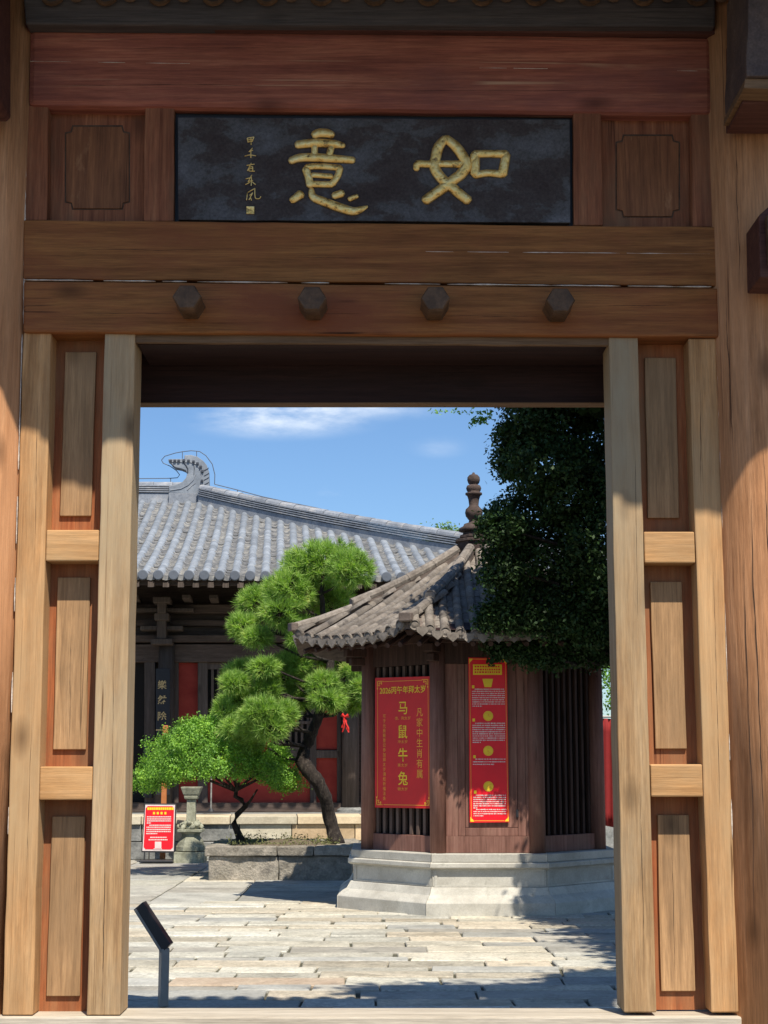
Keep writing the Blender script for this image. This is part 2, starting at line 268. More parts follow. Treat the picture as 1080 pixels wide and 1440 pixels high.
M['farleaf'] = leaf_mat('far_tree_leaves', [(0.1, (0.07, 0.13, 0.03)), (0.6, (0.14, 0.24, 0.05)), (1.0, (0.22, 0.33, 0.08))], 0.35)

# ------------------------------------------------------------------ mesh helpers
ORG = {}
class MB:
    def __init__(s): s.v = []; s.f = []
    def add(s, vs, fs):
        o = len(s.v); s.v += [tuple(v) for v in vs]; s.f += [tuple(i + o for i in f) for f in fs]; return s
    def box(s, x0, x1, y0, y1, z0, z1):
        return s.add([(x0, y0, z0), (x1, y0, z0), (x1, y1, z0), (x0, y1, z0), (x0, y0, z1), (x1, y0, z1), (x1, y1, z1), (x0, y1, z1)],
                     [(0, 3, 2, 1), (4, 5, 6, 7), (0, 1, 5, 4), (1, 2, 6, 5), (2, 3, 7, 6), (3, 0, 4, 7)])
    def obox(s, c, ax, ay, az):      # centre and three half-axis vectors
        c = Vector(c); v = []
        for sz in (-1, 1):
            for sx, sy in ((-1, -1), (1, -1), (1, 1), (-1, 1)): v.append(c + Vector(ax) * sx + Vector(ay) * sy + Vector(az) * sz)
        return s.add(v, [(0, 3, 2, 1), (4, 5, 6, 7), (0, 1, 5, 4), (1, 2, 6, 5), (2, 3, 7, 6), (3, 0, 4, 7)])
    def prism(s, front, off):        # polygon of 3-D points, extruded by a vector
        n = len(front); off = Vector(off); fr = [Vector(p) for p in front]
        v = fr + [p + off for p in fr]
        return s.add(v, [tuple(range(n))[::-1], tuple(range(n, 2 * n))] + [(i, (i + 1) % n, (i + 1) % n + n, i + n) for i in range(n)])
    def tube(s, pts, rad, n=8, flat=None, caps=True, up=(0, 0, 1)):
        pts = [Vector(p) for p in pts]
        if isinstance(rad, (int, float)): rad = [rad] * len(pts)
        base = len(s.v); prev = None
        for i, p in enumerate(pts):
            t = (pts[min(i + 1, len(pts) - 1)] - pts[max(i - 1, 0)]).normalized()
            a = t.cross(Vector(up))
            if a.length < 0.05: a = prev if prev else t.cross(Vector((1, 0, 0)))
            a.normalize(); prev = a.copy(); b = a.cross(t).normalized()
            for k in range(n):
                th = 2 * math.pi * k / n
                o = a * math.cos(th) * rad[i] + b * math.sin(th) * rad[i]
                if flat: o = Vector((o.x, o.y * flat, o.z))
                s.v.append(tuple(p + o))
        m = len(pts)
        for i in range(m - 1):
            for k in range(n):
                s.f.append((base + i * n + k, base + i * n + (k + 1) % n, base + (i + 1) * n + (k + 1) % n, base + (i + 1) * n + k))
        if caps: s.f.append(tuple(base + k for k in range(n))[::-1]); s.f.append(tuple(base + (m - 1) * n + k for k in range(n)))
        return s
    def lathe(s, c, prof, n=16, sx=1, sy=1, rot=0):   # prof: (r, z)
        base = len(s.v)
        for r, z in prof:
            for k in range(n):
                th = 2 * math.pi * k / n + rot
                s.v.append((c[0] + r * math.cos(th) * sx, c[1] + r * math.sin(th) * sy, c[2] + z))
        m = len(prof)
        for i in range(m - 1):
            for k in range(n):
                s.f.append((base + i * n + k, base + i * n + (k + 1) % n, base + (i + 1) * n + (k + 1) % n, base + (i + 1) * n + k))
        s.f.append(tuple(base + k for k in range(n))[::-1]); s.f.append(tuple(base + (m - 1) * n + k for k in range(n)))
        return s
    def build(s, name, mt, parent=None, smooth=False, bevel=0.0, **tags):
        o3 = ORG.get(parent.name, Vector((0, 0, 0))) if parent else Vector((0, 0, 0))
        me = bpy.data.meshes.new(name)
        me.from_pydata([(v[0] - o3.x, v[1] - o3.y, v[2] - o3.z) for v in s.v], [], s.f); me.update()
        return link(name, me, mt, parent, smooth, bevel, **tags)
def link(name, me, mt, parent=None, smooth=False, bevel=0.0, loc=None, rot=None, **tags):
    o = bpy.data.objects.new(name, me); sc.collection.objects.link(o)
    if mt and not me.materials: me.materials.append(mt)
    if smooth: me.shade_smooth()
    if parent:
        o.parent = parent
        # matrix of the parent is a pure translation (its own origin), so children stay in local metres
        if parent.type == 'EMPTY' or parent.name in ORG: ORG[o.name] = ORG.get(parent.name, Vector((0, 0, 0)))
    if loc is not None:
        o.location = Vector(loc) - (ORG.get(parent.name, Vector()) if parent else Vector())
    if rot is not None: o.rotation_mode = 'QUATERNION'; o.rotation_quaternion = rot
    if bevel:
        b = o.modifiers.new('bevel', 'BEVEL'); b.width = bevel; b.segments = 2; b.limit_method = 'ANGLE'; b.angle_limit = R(40)
        b.harden_normals = False
    for k, v in tags.items(): o[{'cat': 'category'}.get(k, k)] = v
    return o
def thing(name, loc, label, cat, group=None, kind=None):
    o = bpy.data.objects.new(name, None); sc.collection.objects.link(o); o.location = loc; o.empty_display_size = 0.2
    ORG[o.name] = Vector(loc)
    if label: o['label'] = label
    if cat: o['category'] = cat
    if group: o['group'] = group
    if kind: o['kind'] = kind
    return o
M['weed'] = plain('dry_green_weeds', (0.16, 0.17, 0.06), 0.8)
def arr_mesh(name, verts, nper, mt, parent=None, **tags):
    """many separate polygons of nper vertices each, from a numpy array"""
    o3 = np.array(ORG.get(parent.name, Vector((0, 0, 0)))) if parent else np.zeros(3)
    v = (verts - o3).astype(np.float32); nf = len(v) // nper
    me = bpy.data.meshes.new(name); me.vertices.add(len(v)); me.vertices.foreach_set('co', v.ravel())
    me.loops.add(len(v)); me.loops.foreach_set('vertex_index', np.arange(len(v), dtype=np.int32))
    me.polygons.add(nf); me.polygons.foreach_set('loop_start', np.arange(0, len(v), nper, dtype=np.int32))
    me.polygons.foreach_set('loop_total', np.full(nf, nper, dtype=np.int32)); me.update(calc_edges=True); me.validate()
    return link(name, me, mt, parent, **tags)
def text(body, p, u, v, size, mt, parent, name='lettering', width=None, bold=0.0, depth=0.002, align='CENTER'):
    c = bpy.data.curves.new('t', 'FONT'); c.body = body; c.size = 1; c.align_x = align; c.align_y = 'CENTER'; c.offset = bold
    o = bpy.data.objects.new('t', c); sc.collection.objects.link(o)
    bpy.context.view_layer.update()
    dg = bpy.context.evaluated_depsgraph_get(); me = bpy.data.meshes.new_from_object(o.evaluated_get(dg))
    bpy.data.objects.remove(o); bpy.data.curves.remove(c)
    u = Vector(u).normalized(); v = Vector(v).normalized()
    if not len(me.vertices): return None
    n = u.cross(v); xs = [w.co.x for w in me.vertices]; sx = 1.0
    if width: sx = width / max(1e-6, (max(xs) - min(xs)) * size)
    o3 = ORG.get(parent.name, Vector())
    cx = (max(xs) + min(xs)) / 2 if align == 'CENTER' else min(xs)
    for w in me.vertices: q = Vector(p) + u * (w.co.x - cx) * size * sx + v * w.co.y * size + n * depth - o3; w.co = q
    me.update()
    return link(name, me, mt, parent)

# ==================================================================== THE SETTING
g = MB().add([(-250, -250, -0.035), (250, -250, -0.035), (250, 350, -0.035), (-250, 350, -0.035)], [(0, 1, 2, 3)]).build('ground', M['outer'], kind='structure')
paving = thing('courtyard_paving', (0, 10, 0), None, None, kind='structure')
MB().add([(-4.6, 2.6, -0.02), (4.6, 2.6, -0.02), (4.6, 18.6, -0.02), (-4.6, 18.6, -0.02)], [(0, 1, 2, 3)]).build('joint_bed', M['earth'], paving)
def stone_mesh(x0, x1, y0, y1, zt, mt, parent, name, jit=0.012, cham=0.008, zb=-0.03, tilt=0.004):
    c = [(x0, y0), (x1, y0), (x1, y1), (x0, y1)]
    c = [(x + random.uniform(-jit, jit), y + random.uniform(-jit, jit)) for x, y in c]
    # extra mid points along long edges make the outline uneven
    pts = []
    for i in range(4):
        a, b = c[i], c[(i + 1) % 4]; pts.append(a)
        L_ = math.hypot(b[0] - a[0], b[1] - a[1]); k = max(1, int(L_ / 0.35))
        for j in range(1, k):
            t = j / k; pts.append((a[0] + (b[0] - a[0]) * t + random.uniform(-jit, jit) * 0.7, a[1] + (b[1] - a[1]) * t + random.uniform(-jit, jit) * 0.7))
    cx = (x0 + x1) / 2; cy = (y0 + y1) / 2; n = len(pts)
    tz = (random.uniform(-tilt, tilt), random.uniform(-tilt, tilt))
    mb = MB(); v = [(x - cx, y - cy, zb) for x, y in pts]
    v += [(x - cx, y - cy, zt - cham + (x - cx) * tz[0] + (y - cy) * tz[1]) for x, y in pts]
    v += [((x - cx) - math.copysign(min(cham, abs(x - cx)), x - cx), (y - cy) - math.copysign(min(cham, abs(y - cy)), y - cy), zt + (x - cx) * tz[0] + (y - cy) * tz[1]) for x, y in pts]
    mb.add(v, [(i, (i + 1) % n, (i + 1) % n + n, i + n) for i in range(n)] + [(i + n, (i + 1) % n + n, (i + 1) % n + 2 * n, i + 2 * n) for i in range(n)] + [tuple(range(2 * n, 3 * n))])
    me = bpy.data.meshes.new(name); me.from_pydata(mb.v, [], mb.f); me.update()
    return link(name, me, mt, parent, loc=(cx, cy, 0))
y = 2.9
nst = 0
rest = MB()
while y < 10.9:
    w = random.uniform(0.24, 0.40) if y > 4.2 else random.uniform(0.30, 0.44)
    d = y - CAM.y; lim = d * 0.18 + 0.45
    x = -lim - random.uniform(0, 0.8)
    while x < lim:
        L_ = random.choice((0.5, 0.7, 0.85, 1.0, 1.2)) * random.uniform(0.9, 1.1)
        gp = random.uniform(0.006, 0.015)
        mt = M['paver2'] if (y < 4.6 and x < -0.4 and random.random() < 0.35) or random.random() < 0.02 else (M['paver3'] if random.random() < 0.22 else M['paver'])
        stone_mesh(x + gp, x + L_ - gp, y + gp * 0.8, y + w - gp * 0.8, random.uniform(-0.006, 0.008), mt, paving, 'paving_stone'); nst += 1
        x += L_
    y += w
x = -5.6
while x < 4.0:
    w = random.choice((0.5, 0.55, 0.95, 1.2)); y = 10.9
    while y < 18.4:
        L_ = random.uniform(0.7, 1.6)
        if y + L_ > 18.4: L_ = 18.5 - y
        dd = y - CAM.y
        if abs(x + w / 2) < (dd + 1.5) * 0.25 + 1.0 and not (x > 0.0 and y < 12.2 and x < 2.3):
            stone_mesh(x + 0.008, x + w - 0.008, y + 0.008, y + L_ - 0.008, random.uniform(-0.006, 0.006), M['paver3'] if random.random() < 0.75 else M['paver'], paving, 'paving_stone'); nst += 1
        y += L_
    x += w

# ==================================================================== THE GATE
gate = thing('wooden_gate', (0, 0.1, 0), 'old timber gateway with panelled jambs, red lintel and round columns framing the courtyard', 'gate')
def slab(name, quad, Y0, Y1, mt, parent=gate, bevel=0.006, wave=0, **k):
    q = [at(px, py, Y0) for px, py in quad]
    if bevel > 0.0015:
        w = []
        for i in range(4):
            a, b = q[i], q[(i + 1) % 4]; L_ = (b - a).length; kk = max(1, int(L_ / 0.16)); w.append(a)
            nrm_ = Vector((-(b - a).z, 0, (b - a).x)).normalized()
            for j in range(1, kk): w.append(a.lerp(b, (j + random.uniform(-.25, .25)) / kk) + nrm_ * random.uniform(-.0018, .0018))
        q = w
    return MB().prism(q, (0, Y1 - Y0, 0)).build(name, mt, parent, bevel=bevel, **k)
# jambs (quads: top-left, top-right, bottom-right, bottom-left in the survey photo)
BOT = 1428
slab('stile', [(33, 467), (72, 467), (46, BOT), (3, BOT)], 0, 0.2, M['stile'])
slab('stile', [(147.5, 468), (190, 468), (169, BOT), (121.5, BOT)], 0, 0.2, M['stile2'])
slab('stile', [(856, 474), (897, 474), (923.5, 1424), (877.5, 1424)], 0, 0.2, M['stile2'])
slab('stile', [(968, 476), (1007, 476), (1039, 1424), (1000, 1424)], 0, 0.2, M['stile'])
def edge(p, q, y):  # x on the line p-q at height y
    return p[0] + (q[0] - p[0]) * (y - p[1]) / (q[1] - p[1])
def hung(name, eL, eR, yt, yb, Y0, Y1, mt, ins=0, **k):
    xl = lambda yy: edge(*eL, yy) + ins; xr = lambda yy: edge(*eR, yy) - ins
    return slab(name, [(xl(yt), yt), (xr(yt), yt), (xr(yb), yb), (xl(yb), yb)], Y0, Y1, mt, **k)
Lo = (((72, 467), (46, BOT)), ((147.5, 468), (121.5, BOT)))
Ro = (((897, 474), (923.5, 1424)), ((968, 476), (1000, 1424)))
for (e, ys) in ((Lo, ((745, 789), (1078, 1125))), (Ro, ((747.6, 791.7), (1074.8, 1120.6)))):
    for (a, b) in ys: hung('rail', e[0], e[1], a, b, 0.003, 0.18, M['rail'], ins=0.7)
for e, spans in ((Lo, ((462, 757), (780, 1090), (1112, 1424))), (Ro, ((466, 760), (780, 1087), (1108, 1420)))):
    for s in spans: hung('recess_panel', e[0], e[1], s[0], s[1], 0.122, 0.145, M['recess'], ins=-3, bevel=0)
for quad in ([(92, 495), (135.5, 495), (128, 725.6), (84, 725.6)], [(81, 812), (127, 812), (120.5, 1054), (74.6, 1054)], [(73.5, 1148), (119.5, 1148), (112, 1401), (65, 1401)],
             [(906.7, 503), (950.5, 503), (955, 728.5), (911, 728.5)], [(914.4, 818), (958.6, 818), (966, 1053), (922, 1053)], [(924.5, 1146), (969, 1146), (978, 1394), (930, 1394)]):
    slab('raised_field', quad, 0.106, 0.1215, M['field'], bevel=0.003)
# beams over the opening
slab('red_lintel', [(40, 38), (1002, 51), (1003.5, 160), (38, 149)], -0.02, 0.2, M['lintel'], bevel=0.03)
slab('beam', [(33, 309), (1007, 319), (1010, 402), (33, 392)], -0.012, 0.2, M['beam'], bevel=0.006)
slab('beam', [(33, 394.5), (1010, 404.5), (1012, 474), (32, 467)], -0.022, 0.2, M['beam'], bevel=0.012)
slab('head_strip', [(190, 466), (857, 472), (857, 486), (190, 482)], 0.01, 0.035, M['olive'], bevel=0.004)
# panel row beside the signboard
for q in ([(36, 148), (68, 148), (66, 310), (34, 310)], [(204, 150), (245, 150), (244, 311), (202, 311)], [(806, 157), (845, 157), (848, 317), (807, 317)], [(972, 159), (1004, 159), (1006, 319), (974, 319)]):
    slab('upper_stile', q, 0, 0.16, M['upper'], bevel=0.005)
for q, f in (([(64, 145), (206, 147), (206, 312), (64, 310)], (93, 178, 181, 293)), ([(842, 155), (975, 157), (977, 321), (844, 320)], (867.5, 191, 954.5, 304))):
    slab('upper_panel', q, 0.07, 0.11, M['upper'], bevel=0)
    x0, y0, x1, y1 = f; c = 10
    out = [(x0 + c, y0), (x1 - c, y0), (x1 - c * .8, y0 + c * .8), (x1, y0 + c), (x1, y1 - c), (x1 - c * .8, y1 - c * .8), (x1 - c, y1), (x0 + c, y1), (x0 + c * .8, y1 - c * .8), (x0, y1 - c), (x0, y0 + c), (x0 + c * .8, y0 + c * .8)]
    ring = [((a - (x0 + x1) / 2) * 1.045 + (x0 + x1) / 2, (b - (y0 + y1) / 2) * 1.035 + (y0 + y1) / 2) for a, b in out]
    MB().prism([at(px, py, 0.0685) for px, py in ring], (0, 0.001, 0)).build('carved_groove', M['pin'], gate)
    MB().prism([at(px, py, 0.062) for px, py in out], (0, 0.007, 0)).build('carved_field', M['ucarve'], gate, bevel=0.002)
# upper black beam, its red underside, and the carved openwork above
slab('upper_beam', [(30, -40), (1006, -30), (1006, 37), (36, 10 + 24)], -0.10, 0.2, M['darkbeam'], bevel=0.01)
slab('upper_beam_foot', [(34, 33), (1006, 36.5), (1005, 48), (38, 40)], -0.05, 0.2, M['darkred'], bevel=0)
cv = MB()
zc0 = at(500, 3, -0.13)
for i in range(26):
    cx = -1.55 + i * 0.125; s = 1 if i % 2 else -1
    pts = [(cx + 0.055 * math.cos(t) * (1 - t / 9), -0.125, zc0.z + 0.035 + s * 0.05 * math.sin(t) * (1 - t / 9)) for t in np.linspace(0, 5.5, 12)]
    cv.tube(pts, 0.011, 5)
cv.box(-1.7, 1.62, -0.14, -0.10, zc0.z + 0.09, zc0.z + 0.2)
cv.build('carved_openwork', M['pin'], gate)
# joints filled with pale putty
def putty(p, q, Y, segs, th=0.0022):
    for a, b in segs:
        mb = MB(); n = max(3, int((b - a) * 60)); top = []; bot = []
        for i in range(n + 1):
            t = a + (b - a) * i / n; x = p[0] + (q[0] - p[0]) * t; yy = p[1] + (q[1] - p[1]) * t
            c = at(x, yy, Y); dx = (q[1] - p[1]) > abs(q[0] - p[0])
            w = th * random.uniform(0.25, 1.4) * (0.3 if i in (0, n) else 1)
            o = Vector((w, 0, 0)) if dx else Vector((0, 0, w)); j = random.uniform(-.0012, .0012)
            top.append(c + o + Vector((0, 0, j)) * (0 if dx else 1)); bot.append(c - o)
        fr = top + bot[::-1]
        mb2 = MB(); m = n + 1
        for i in range(n): mb2.add([top[i], top[i + 1], bot[i + 1], bot[i], *[v + Vector((0, 0.012, 0)) for v in (top[i], top[i + 1], bot[i + 1], bot[i])]], [(0, 1, 2, 3), (0, 4, 5, 1), (2, 6, 7, 3)])
        mb2.build('putty_line', M['filler'], gate)
putty((33, 393.3), (1010, 403.3), -0.024, ((0, .10), (.115, .19), (.2, .235), (.25, .38), (.40, .44), (.52, .60), (.61, .86), (.87, .99)))
putty((33, 349), (1008, 357), -0.0135, ((.58, .62), (.64, .70), (.72, .86), (.87, .99)), 0.0014)
putty((38, 40), (33, 468), -0.005, ((0, .25), (.28, .5), (.53, .97)), 0.003)
putty((1003.5, 90), (1011, 470), -0.012, ((0, .15), (.18, .4), (.55, .72), (.75, .99)), 0.0035)
putty((31, 470), (4, 1420), -0.002, ((0, .2), (.24, .31), (.36, .41), (.5, .56), (.7, .74)), 0.0022)
putty((1008, 480), (1037, 1400), -0.002, ((0, .13), (.16, .2), (.24, .29), (.4, .52), (.6, .64), (.7, .76)), 0.0022)
putty((42, 86), (1000, 100), -0.0215, ((0, .06), (.1, .14), (.17, .235), (.66, .7), (.71, .76), (.95, .98)), 0.001)
# four hexagonal door pins
for px, py in ((262.5, 417), (438.5, 419), (612.5, 419), (788.5, 421.5)):
    c = at(px, py, -0.19); rr = 0.066; mb = MB()
    def hexa(y, r, zz): return [(c.x + r * math.cos(R(60 * k)), y, c.z + zz + r * math.sin(R(60 * k)) * 0.95) for k in range(6)]
    rings = [hexa(-0.19, rr * 0.93, 0), hexa(-0.18, rr * 1.0, 0), hexa(-0.10, rr * 0.96, 0), hexa(-0.03, rr * 1.0, 0), hexa(-0.015, rr * 1.0, 0)]
    v = [p for r_ in rings for p in r_]; f = [tuple(range(6))]
    for i in range(4):
        for k in range(6): f.append((i * 6 + k, (i + 1) * 6 + k, (i + 1) * 6 + (k + 1) % 6, i * 6 + (k + 1) % 6))
    mb.add(v, f).build('door_pin', M['pin'], gate, bevel=0.003)
# back lintel with a paler strip painting bounce light on its underside, closing boards
fz = at(500, 566, 0.42).z; hz = at(500, 484.5, 0.01).z
MB().box(-1.9, 1.9, 0.42, 0.50, fz, fz + 0.5).build('rear_lintel', M['shade_wood'], gate)
MB().box(-1.9, 1.9, 0.416, 0.50, fz - 0.006, fz - .001).build('rear_lintel_lit_edge', M['olive'], gate)
MB().box(-1.13, 1.06, 0.037, 0.41, hz + 0.006, hz + 0.05).build('soffit_board', M['shade_wood'], gate)
# threshold
s0 = at(500, 1430, -0.02)
th = MB().box(-1.75, 1.52, -0.02, 0.22, 0.02, s0.z).build('threshold', M['sill'], gate, bevel=0.008)
# round columns
colL = MB(); colR = MB()
for mb, cx in ((colL, -1.885), (colR, 1.742)):
    prof = [(0.25, 0.35), (0.25, 2.2), (0.247, 4.0), (0.243, 5.2)]
    mb.lathe((cx, 0.1, 0), prof, 48)
colL.build('column', M['column'], gate, smooth=True); colR.build('column', M['column'], gate, smooth=True)
MB().lathe((-1.885, 0.1, 0), [(0.37, 0), (0.37, 0.18), (0.33, 0.3), (0.28, 0.36)], 32).build('column_base', M['stone'], gate)
MB().lathe((1.742, 0.1, 0), [(0.37, 0), (0.37, 0.18), (0.33, 0.3), (0.28, 0.36)], 32).build('column_base', M['stone'], gate)
# bracket timber on the right column and its nosing below
def px_prism(name, pts, Y0, Y1, mt, bev=0.006): return MB().prism([at(a, b, Y0) for a, b in pts], (0, Y1 - Y0, 0)).build(name, mt, gate, bevel=bev)
px_prism('bracket_arm', [(1052, -60), (1160, -60), (1160, 108), (1050, 107), (1049, 80), (1052, 40)], -0.62, -0.2, M['bracket'])
px_prism('bracket_foot', [(1048, 110), (1160, 112), (1160, 128), (1046, 124)], -0.60, -0.2, M['olive'], 0.003)
px_prism('bracket_shoe', [(1044, 20), (1130, 20), (1130, 146), (1044, 146)], -0.48, -0.15, M['darkred'])
px_prism('beam_nose', [(1067, 303), (1088, 284), (1150, 284), (1150, 392), (1069, 390)], -0.42, -0.18, M['darkred'])
px_prism('beam_nose_cap', [(1078, 302), (1140, 282), (1140, 386), (1082, 370)], -0.47, -0.43, M['pin'])
px_prism('bracket_arm', [(-80, -60), (-8, -60), (-8, 126), (-14, 132), (-80, 132)], -0.5, -0.2, M['darkred'])
# long drying cracks opened in the timber
def crack_strip(pts, w):
    mb = MB(); n = len(pts)
    for i, p in enumerate(pts):
        a = pts[min(i + 1, n - 1)] - pts[max(i - 1, 0)]; sd = Vector((a.z, 0, -a.x)).normalized(); ww = w * random.uniform(.35, 1.2) * min(1, 4 * min(i, n - 1 - i) / n + .05)
        mb.v += [tuple(p - sd * ww), tuple(p + sd * ww)]
    mb.f += [(2 * i, 2 * i + 1, 2 * i + 3, 2 * i + 2) for i in range(n - 1)]
    mb.build('drying_crack', M['void'], gate)
for cx, ang, y0, y1, w in ((1.742, -118, 700, 1180, .0016), (1.742, -128, 760, 1320, .0013), (1.742, -105, 640, 1000, .0014), (1.742, -112, 1050, 1440, .0022), (1.742, -140, 420, 640, .0012), (1.742, -122, 180, 420, .0012), (-1.885, -62, 700, 1000, .0014), (-1.885, -70, 950, 1400, .0016)):
    pts = []; a = ang; za = at(540, y0, 0).z; zb = at(540, y1, 0).z; n = 26
    for i in range(n):
        a += random.uniform(-.7, .7); z = za + (zb - za) * i / (n - 1)
        pts.append(Vector((cx + .2515 * math.cos(R(a)), .1 + .2515 * math.sin(R(a)), z)))
    crack_strip(pts, w)
for x0, x1, y_, Y, w in ((90, 330, 350, -.0128, .0009), (420, 520, 362, -.0128, .0008), (600, 800, 444, -.0228, .0009), (120, 260, 441, -.0228, .0008), (850, 960, 430, -.0228, .001), (60, 400, 121, -.0208, .0008), (500, 900, 128, -.0208, .0009), (150, 420, 68, -.0208, .0007)):
    n = 30; yy = y_; pts = []
    for i in range(n): yy += random.uniform(-.35, .38); pts.append(at(x0 + (x1 - x0) * i / (n - 1), yy, Y))
    crack_strip(pts, w)
for xa, ya, xb, yb, w in ((160, 900, 156, 1180, .0009), (148, 1180, 143, 1424, .0013), (45, 1000, 36, 1250, .0008), (53, 560, 50, 760, .0008), (893, 620, 899, 880, .0008), (900, 1100, 907, 1350, .001), (1003, 800, 1012, 1150, .0009), (985, 540, 988, 700, .0008), (100, 870, 96, 1040, .0008), (945, 1180, 952, 1380, .0008)):
    n = 24; q_ = 0; pts = []; Yc = .105 if xa in (100, 945) else -.0008
    for i in range(n): q_ += random.uniform(-.35, .35); pts.append(at(xa + (xb - xa) * i / (n - 1) + q_, ya + (yb - ya) * i / (n - 1), Yc))
    crack_strip(pts, w)
# roof of the gate: tiled slopes, rafters, unseen eave edge shaped for its shadow
def eave_front(x): return -(1.29 + 0.035 * (max(-1.6, min(x, 1.9)) + 1.6)) + 0.012 * math.sin(x * 9)
def eave_z(x):
    return 5.24 - 0.06 * (max(x, -1.2) + 1.2)
xs = np.linspace(-2.9, 2.9, 59); rf = MB(); rows = []
for x in xs:
    ef = eave_front(x); ez = eave_z(x)
    rows.append([(x, ef, ez), (x, ef * 0.55, ez + 0.20), (x, 0.0, ez + 0.5), (x, 0.16, 5.74), (x, 0.36, 5.62), (x, 0.58, 5.50)])
v = [p for r_ in rows for p in r_] + [(p[0], p[1], p[2] + 0.07) for r_ in rows for p in r_]; n = 6; tot = len(xs) * n; f = []
for i in range(len(xs) - 1):
    for k in range(n - 1):
        a = i * n + k; f += [(a, a + 1, a + n + 1, a + n), (a + tot, a + n + tot, a + n + 1 + tot, a + 1 + tot)]
    f += [(i * n, i * n + n, i * n + n + tot, i * n + tot), (i * n + n - 1, i * n + n - 1 + tot, i * n + 2 * n - 1 + tot, i * n + 2 * n - 1)]
roofg = rf.add(v, f).build('roof', M['tile_g'], gate)
tl = MB()
for x in np.arange(-2.85, 2.9, 0.19):
    ef = eave_front(x); ez = eave_z(x)
    tl.tube([(x, ef - 0.04, ez + 0.07), (x, ef * 0.55, ez + 0.28), (x, 0.0, ez + 0.58)], 0.06, 8)
    tl.tube([(x, 0.24, 5.76), (x, 0.62, 5.54)], 0.06, 8)
tl.build('roof_tiles', M['tile_g'], roofg, kind='stuff')
MB().box(-2.9, 2.9, 0.08, 0.24, 5.68, 5.82).build('ridge', M['ridge'], roofg)
for x in np.arange(-2.7, 2.75, 0.3):
    ef = eave_front(x); ez = eave_z(x)
    MB().tube([(x, ef + 0.10, ez - 0.04), (x, -0.05, ez + 0.32)], 0.045, 6).build('rafter', M['darkred'], roofg)
MB().box(-2.8, 2.8, -0.08, 0.2, 5.14, 5.5).build('wall_plate', M['darkbeam'], gate)

# signboard ------------------------------------------------------------------
sb = thing('signboard', at(525, 238, 0.0), 'blue-black signboard with two large gilded characters between the red lintel and the beam', 'signboard')
slab('board', [(250, 165), (801, 168), (802, 313), (251, 309)], 0.004, 0.04, M['board'], parent=sb, bevel=0.003)
slab('board_surround', [(244, 152), (807, 158), (808, 319), (244, 311)], 0.045, 0.12, M['board_edge'], parent=sb, bevel=0)
def stroke_char(name, ox, oy, s, strokes, rscale=1.22, depth=0.5, Y=0.0, mt=None, n=10):
    ch = MB()
    for pts, rad in strokes:
        P = [Vector(at(ox + a * s, oy + b * s, Y)) for a, b in pts]
        # smooth the poly-line
        Q = []
        for i in range(len(P) - 1):
            p0 = P[max(i - 1, 0)]; p1 = P[i]; p2 = P[i + 1]; p3 = P[min(i + 2, len(P) - 1)]
            for t in (0, .25, .5, .75):
                Q.append(0.5 * ((2 * p1) + (p2 - p0) * t + (2 * p0 - 5 * p1 + 4 * p2 - p3) * t * t + (3 * p1 - p0 - 3 * p2 + p3) * t ** 3))
        Q.append(P[-1])
        if isinstance(rad, (int, float)): rad = [rad] * len(P)
        k = (P[0] - Vector(at(ox + pts[0][0] * s + 10, oy + pts[0][1] * s, Y))).length / 10
        rr = [np.interp(i / 4, range(len(rad)), rad) * s * k * rscale for i in range(len(Q))]
        t0 = (Q[0] - Q[1]).normalized(); t1 = (Q[-1] - Q[-2]).normalized()
        Q = [Q[0] + t0 * rr[0] * .55] + Q + [Q[-1] + t1 * rr[-1] * .55]; rr = [rr[0] * .55] + rr + [rr[-1] * .55]
        ch.tube(Q, rr, n, flat=depth, up=(0, 1, 0))
    return ch.build(name, mt or M['gold'], sb, smooth=True)
stroke_char('gilded_character', 395, 170, 130 / 1080, [
    ([(385, 165), (450, 142), (540, 145), (600, 168)], [40, 48, 46, 38]),
    ([(190, 280), (330, 262), (480, 258), (640, 272), (735, 290)], [42, 46, 44, 42, 26]),
    ([(395, 285), (392, 420)], 34), ([(590, 300), (565, 410)], 34),
    ([(115, 468), (220, 432), (400, 428), (600, 440), (845, 458)], [38, 44, 46, 44, 36]),
    ([(292, 560), (320, 650), (345, 755)], [40, 38, 42]), ([(300, 540), (450, 530), (690, 548)], 32),
    ([(690, 550), (665, 640), (600, 735)], [34, 34, 36]), ([(370, 632), (590, 648)], 27), ([(360, 738), (600, 742)], 34),
    ([(130, 930), (235, 855)], [36, 46]),
    ([(358, 800), (378, 890), (520, 950), (680, 1010), (840, 1055), (930, 1035), (1010, 1000)], [26, 40, 46, 46, 44, 34, 12]),
    ([(620, 875), (715, 845)], [38, 40]), ([(800, 915), (890, 878)], [26, 24])])
stroke_char('gilded_character', 575, 175, 150 / 1080, [
    ([(370, 140), (300, 230), (272, 340), (262, 440), (330, 545), (430, 630), (510, 700), (600, 770)], [34, 46, 44, 46, 46, 44, 44, 42]),
    ([(375, 140), (480, 230), (550, 330), (585, 405), (530, 500), (430, 575), (350, 640), (250, 710), (165, 770)], [36, 46, 46, 48, 48, 46, 46, 44, 42]),
    ([(75, 455), (92, 400), (190, 402), (350, 400), (560, 402)], [26, 34, 32, 30, 34]),
    ([(668, 505), (672, 400), (665, 305)], 40), ([(665, 300), (820, 296), (985, 302)], [36, 34, 38]), ([(985, 305), (948, 505)], [38, 42]), ([(665, 512), (800, 492), (945, 505)], [34, 32, 34])])
G = 9
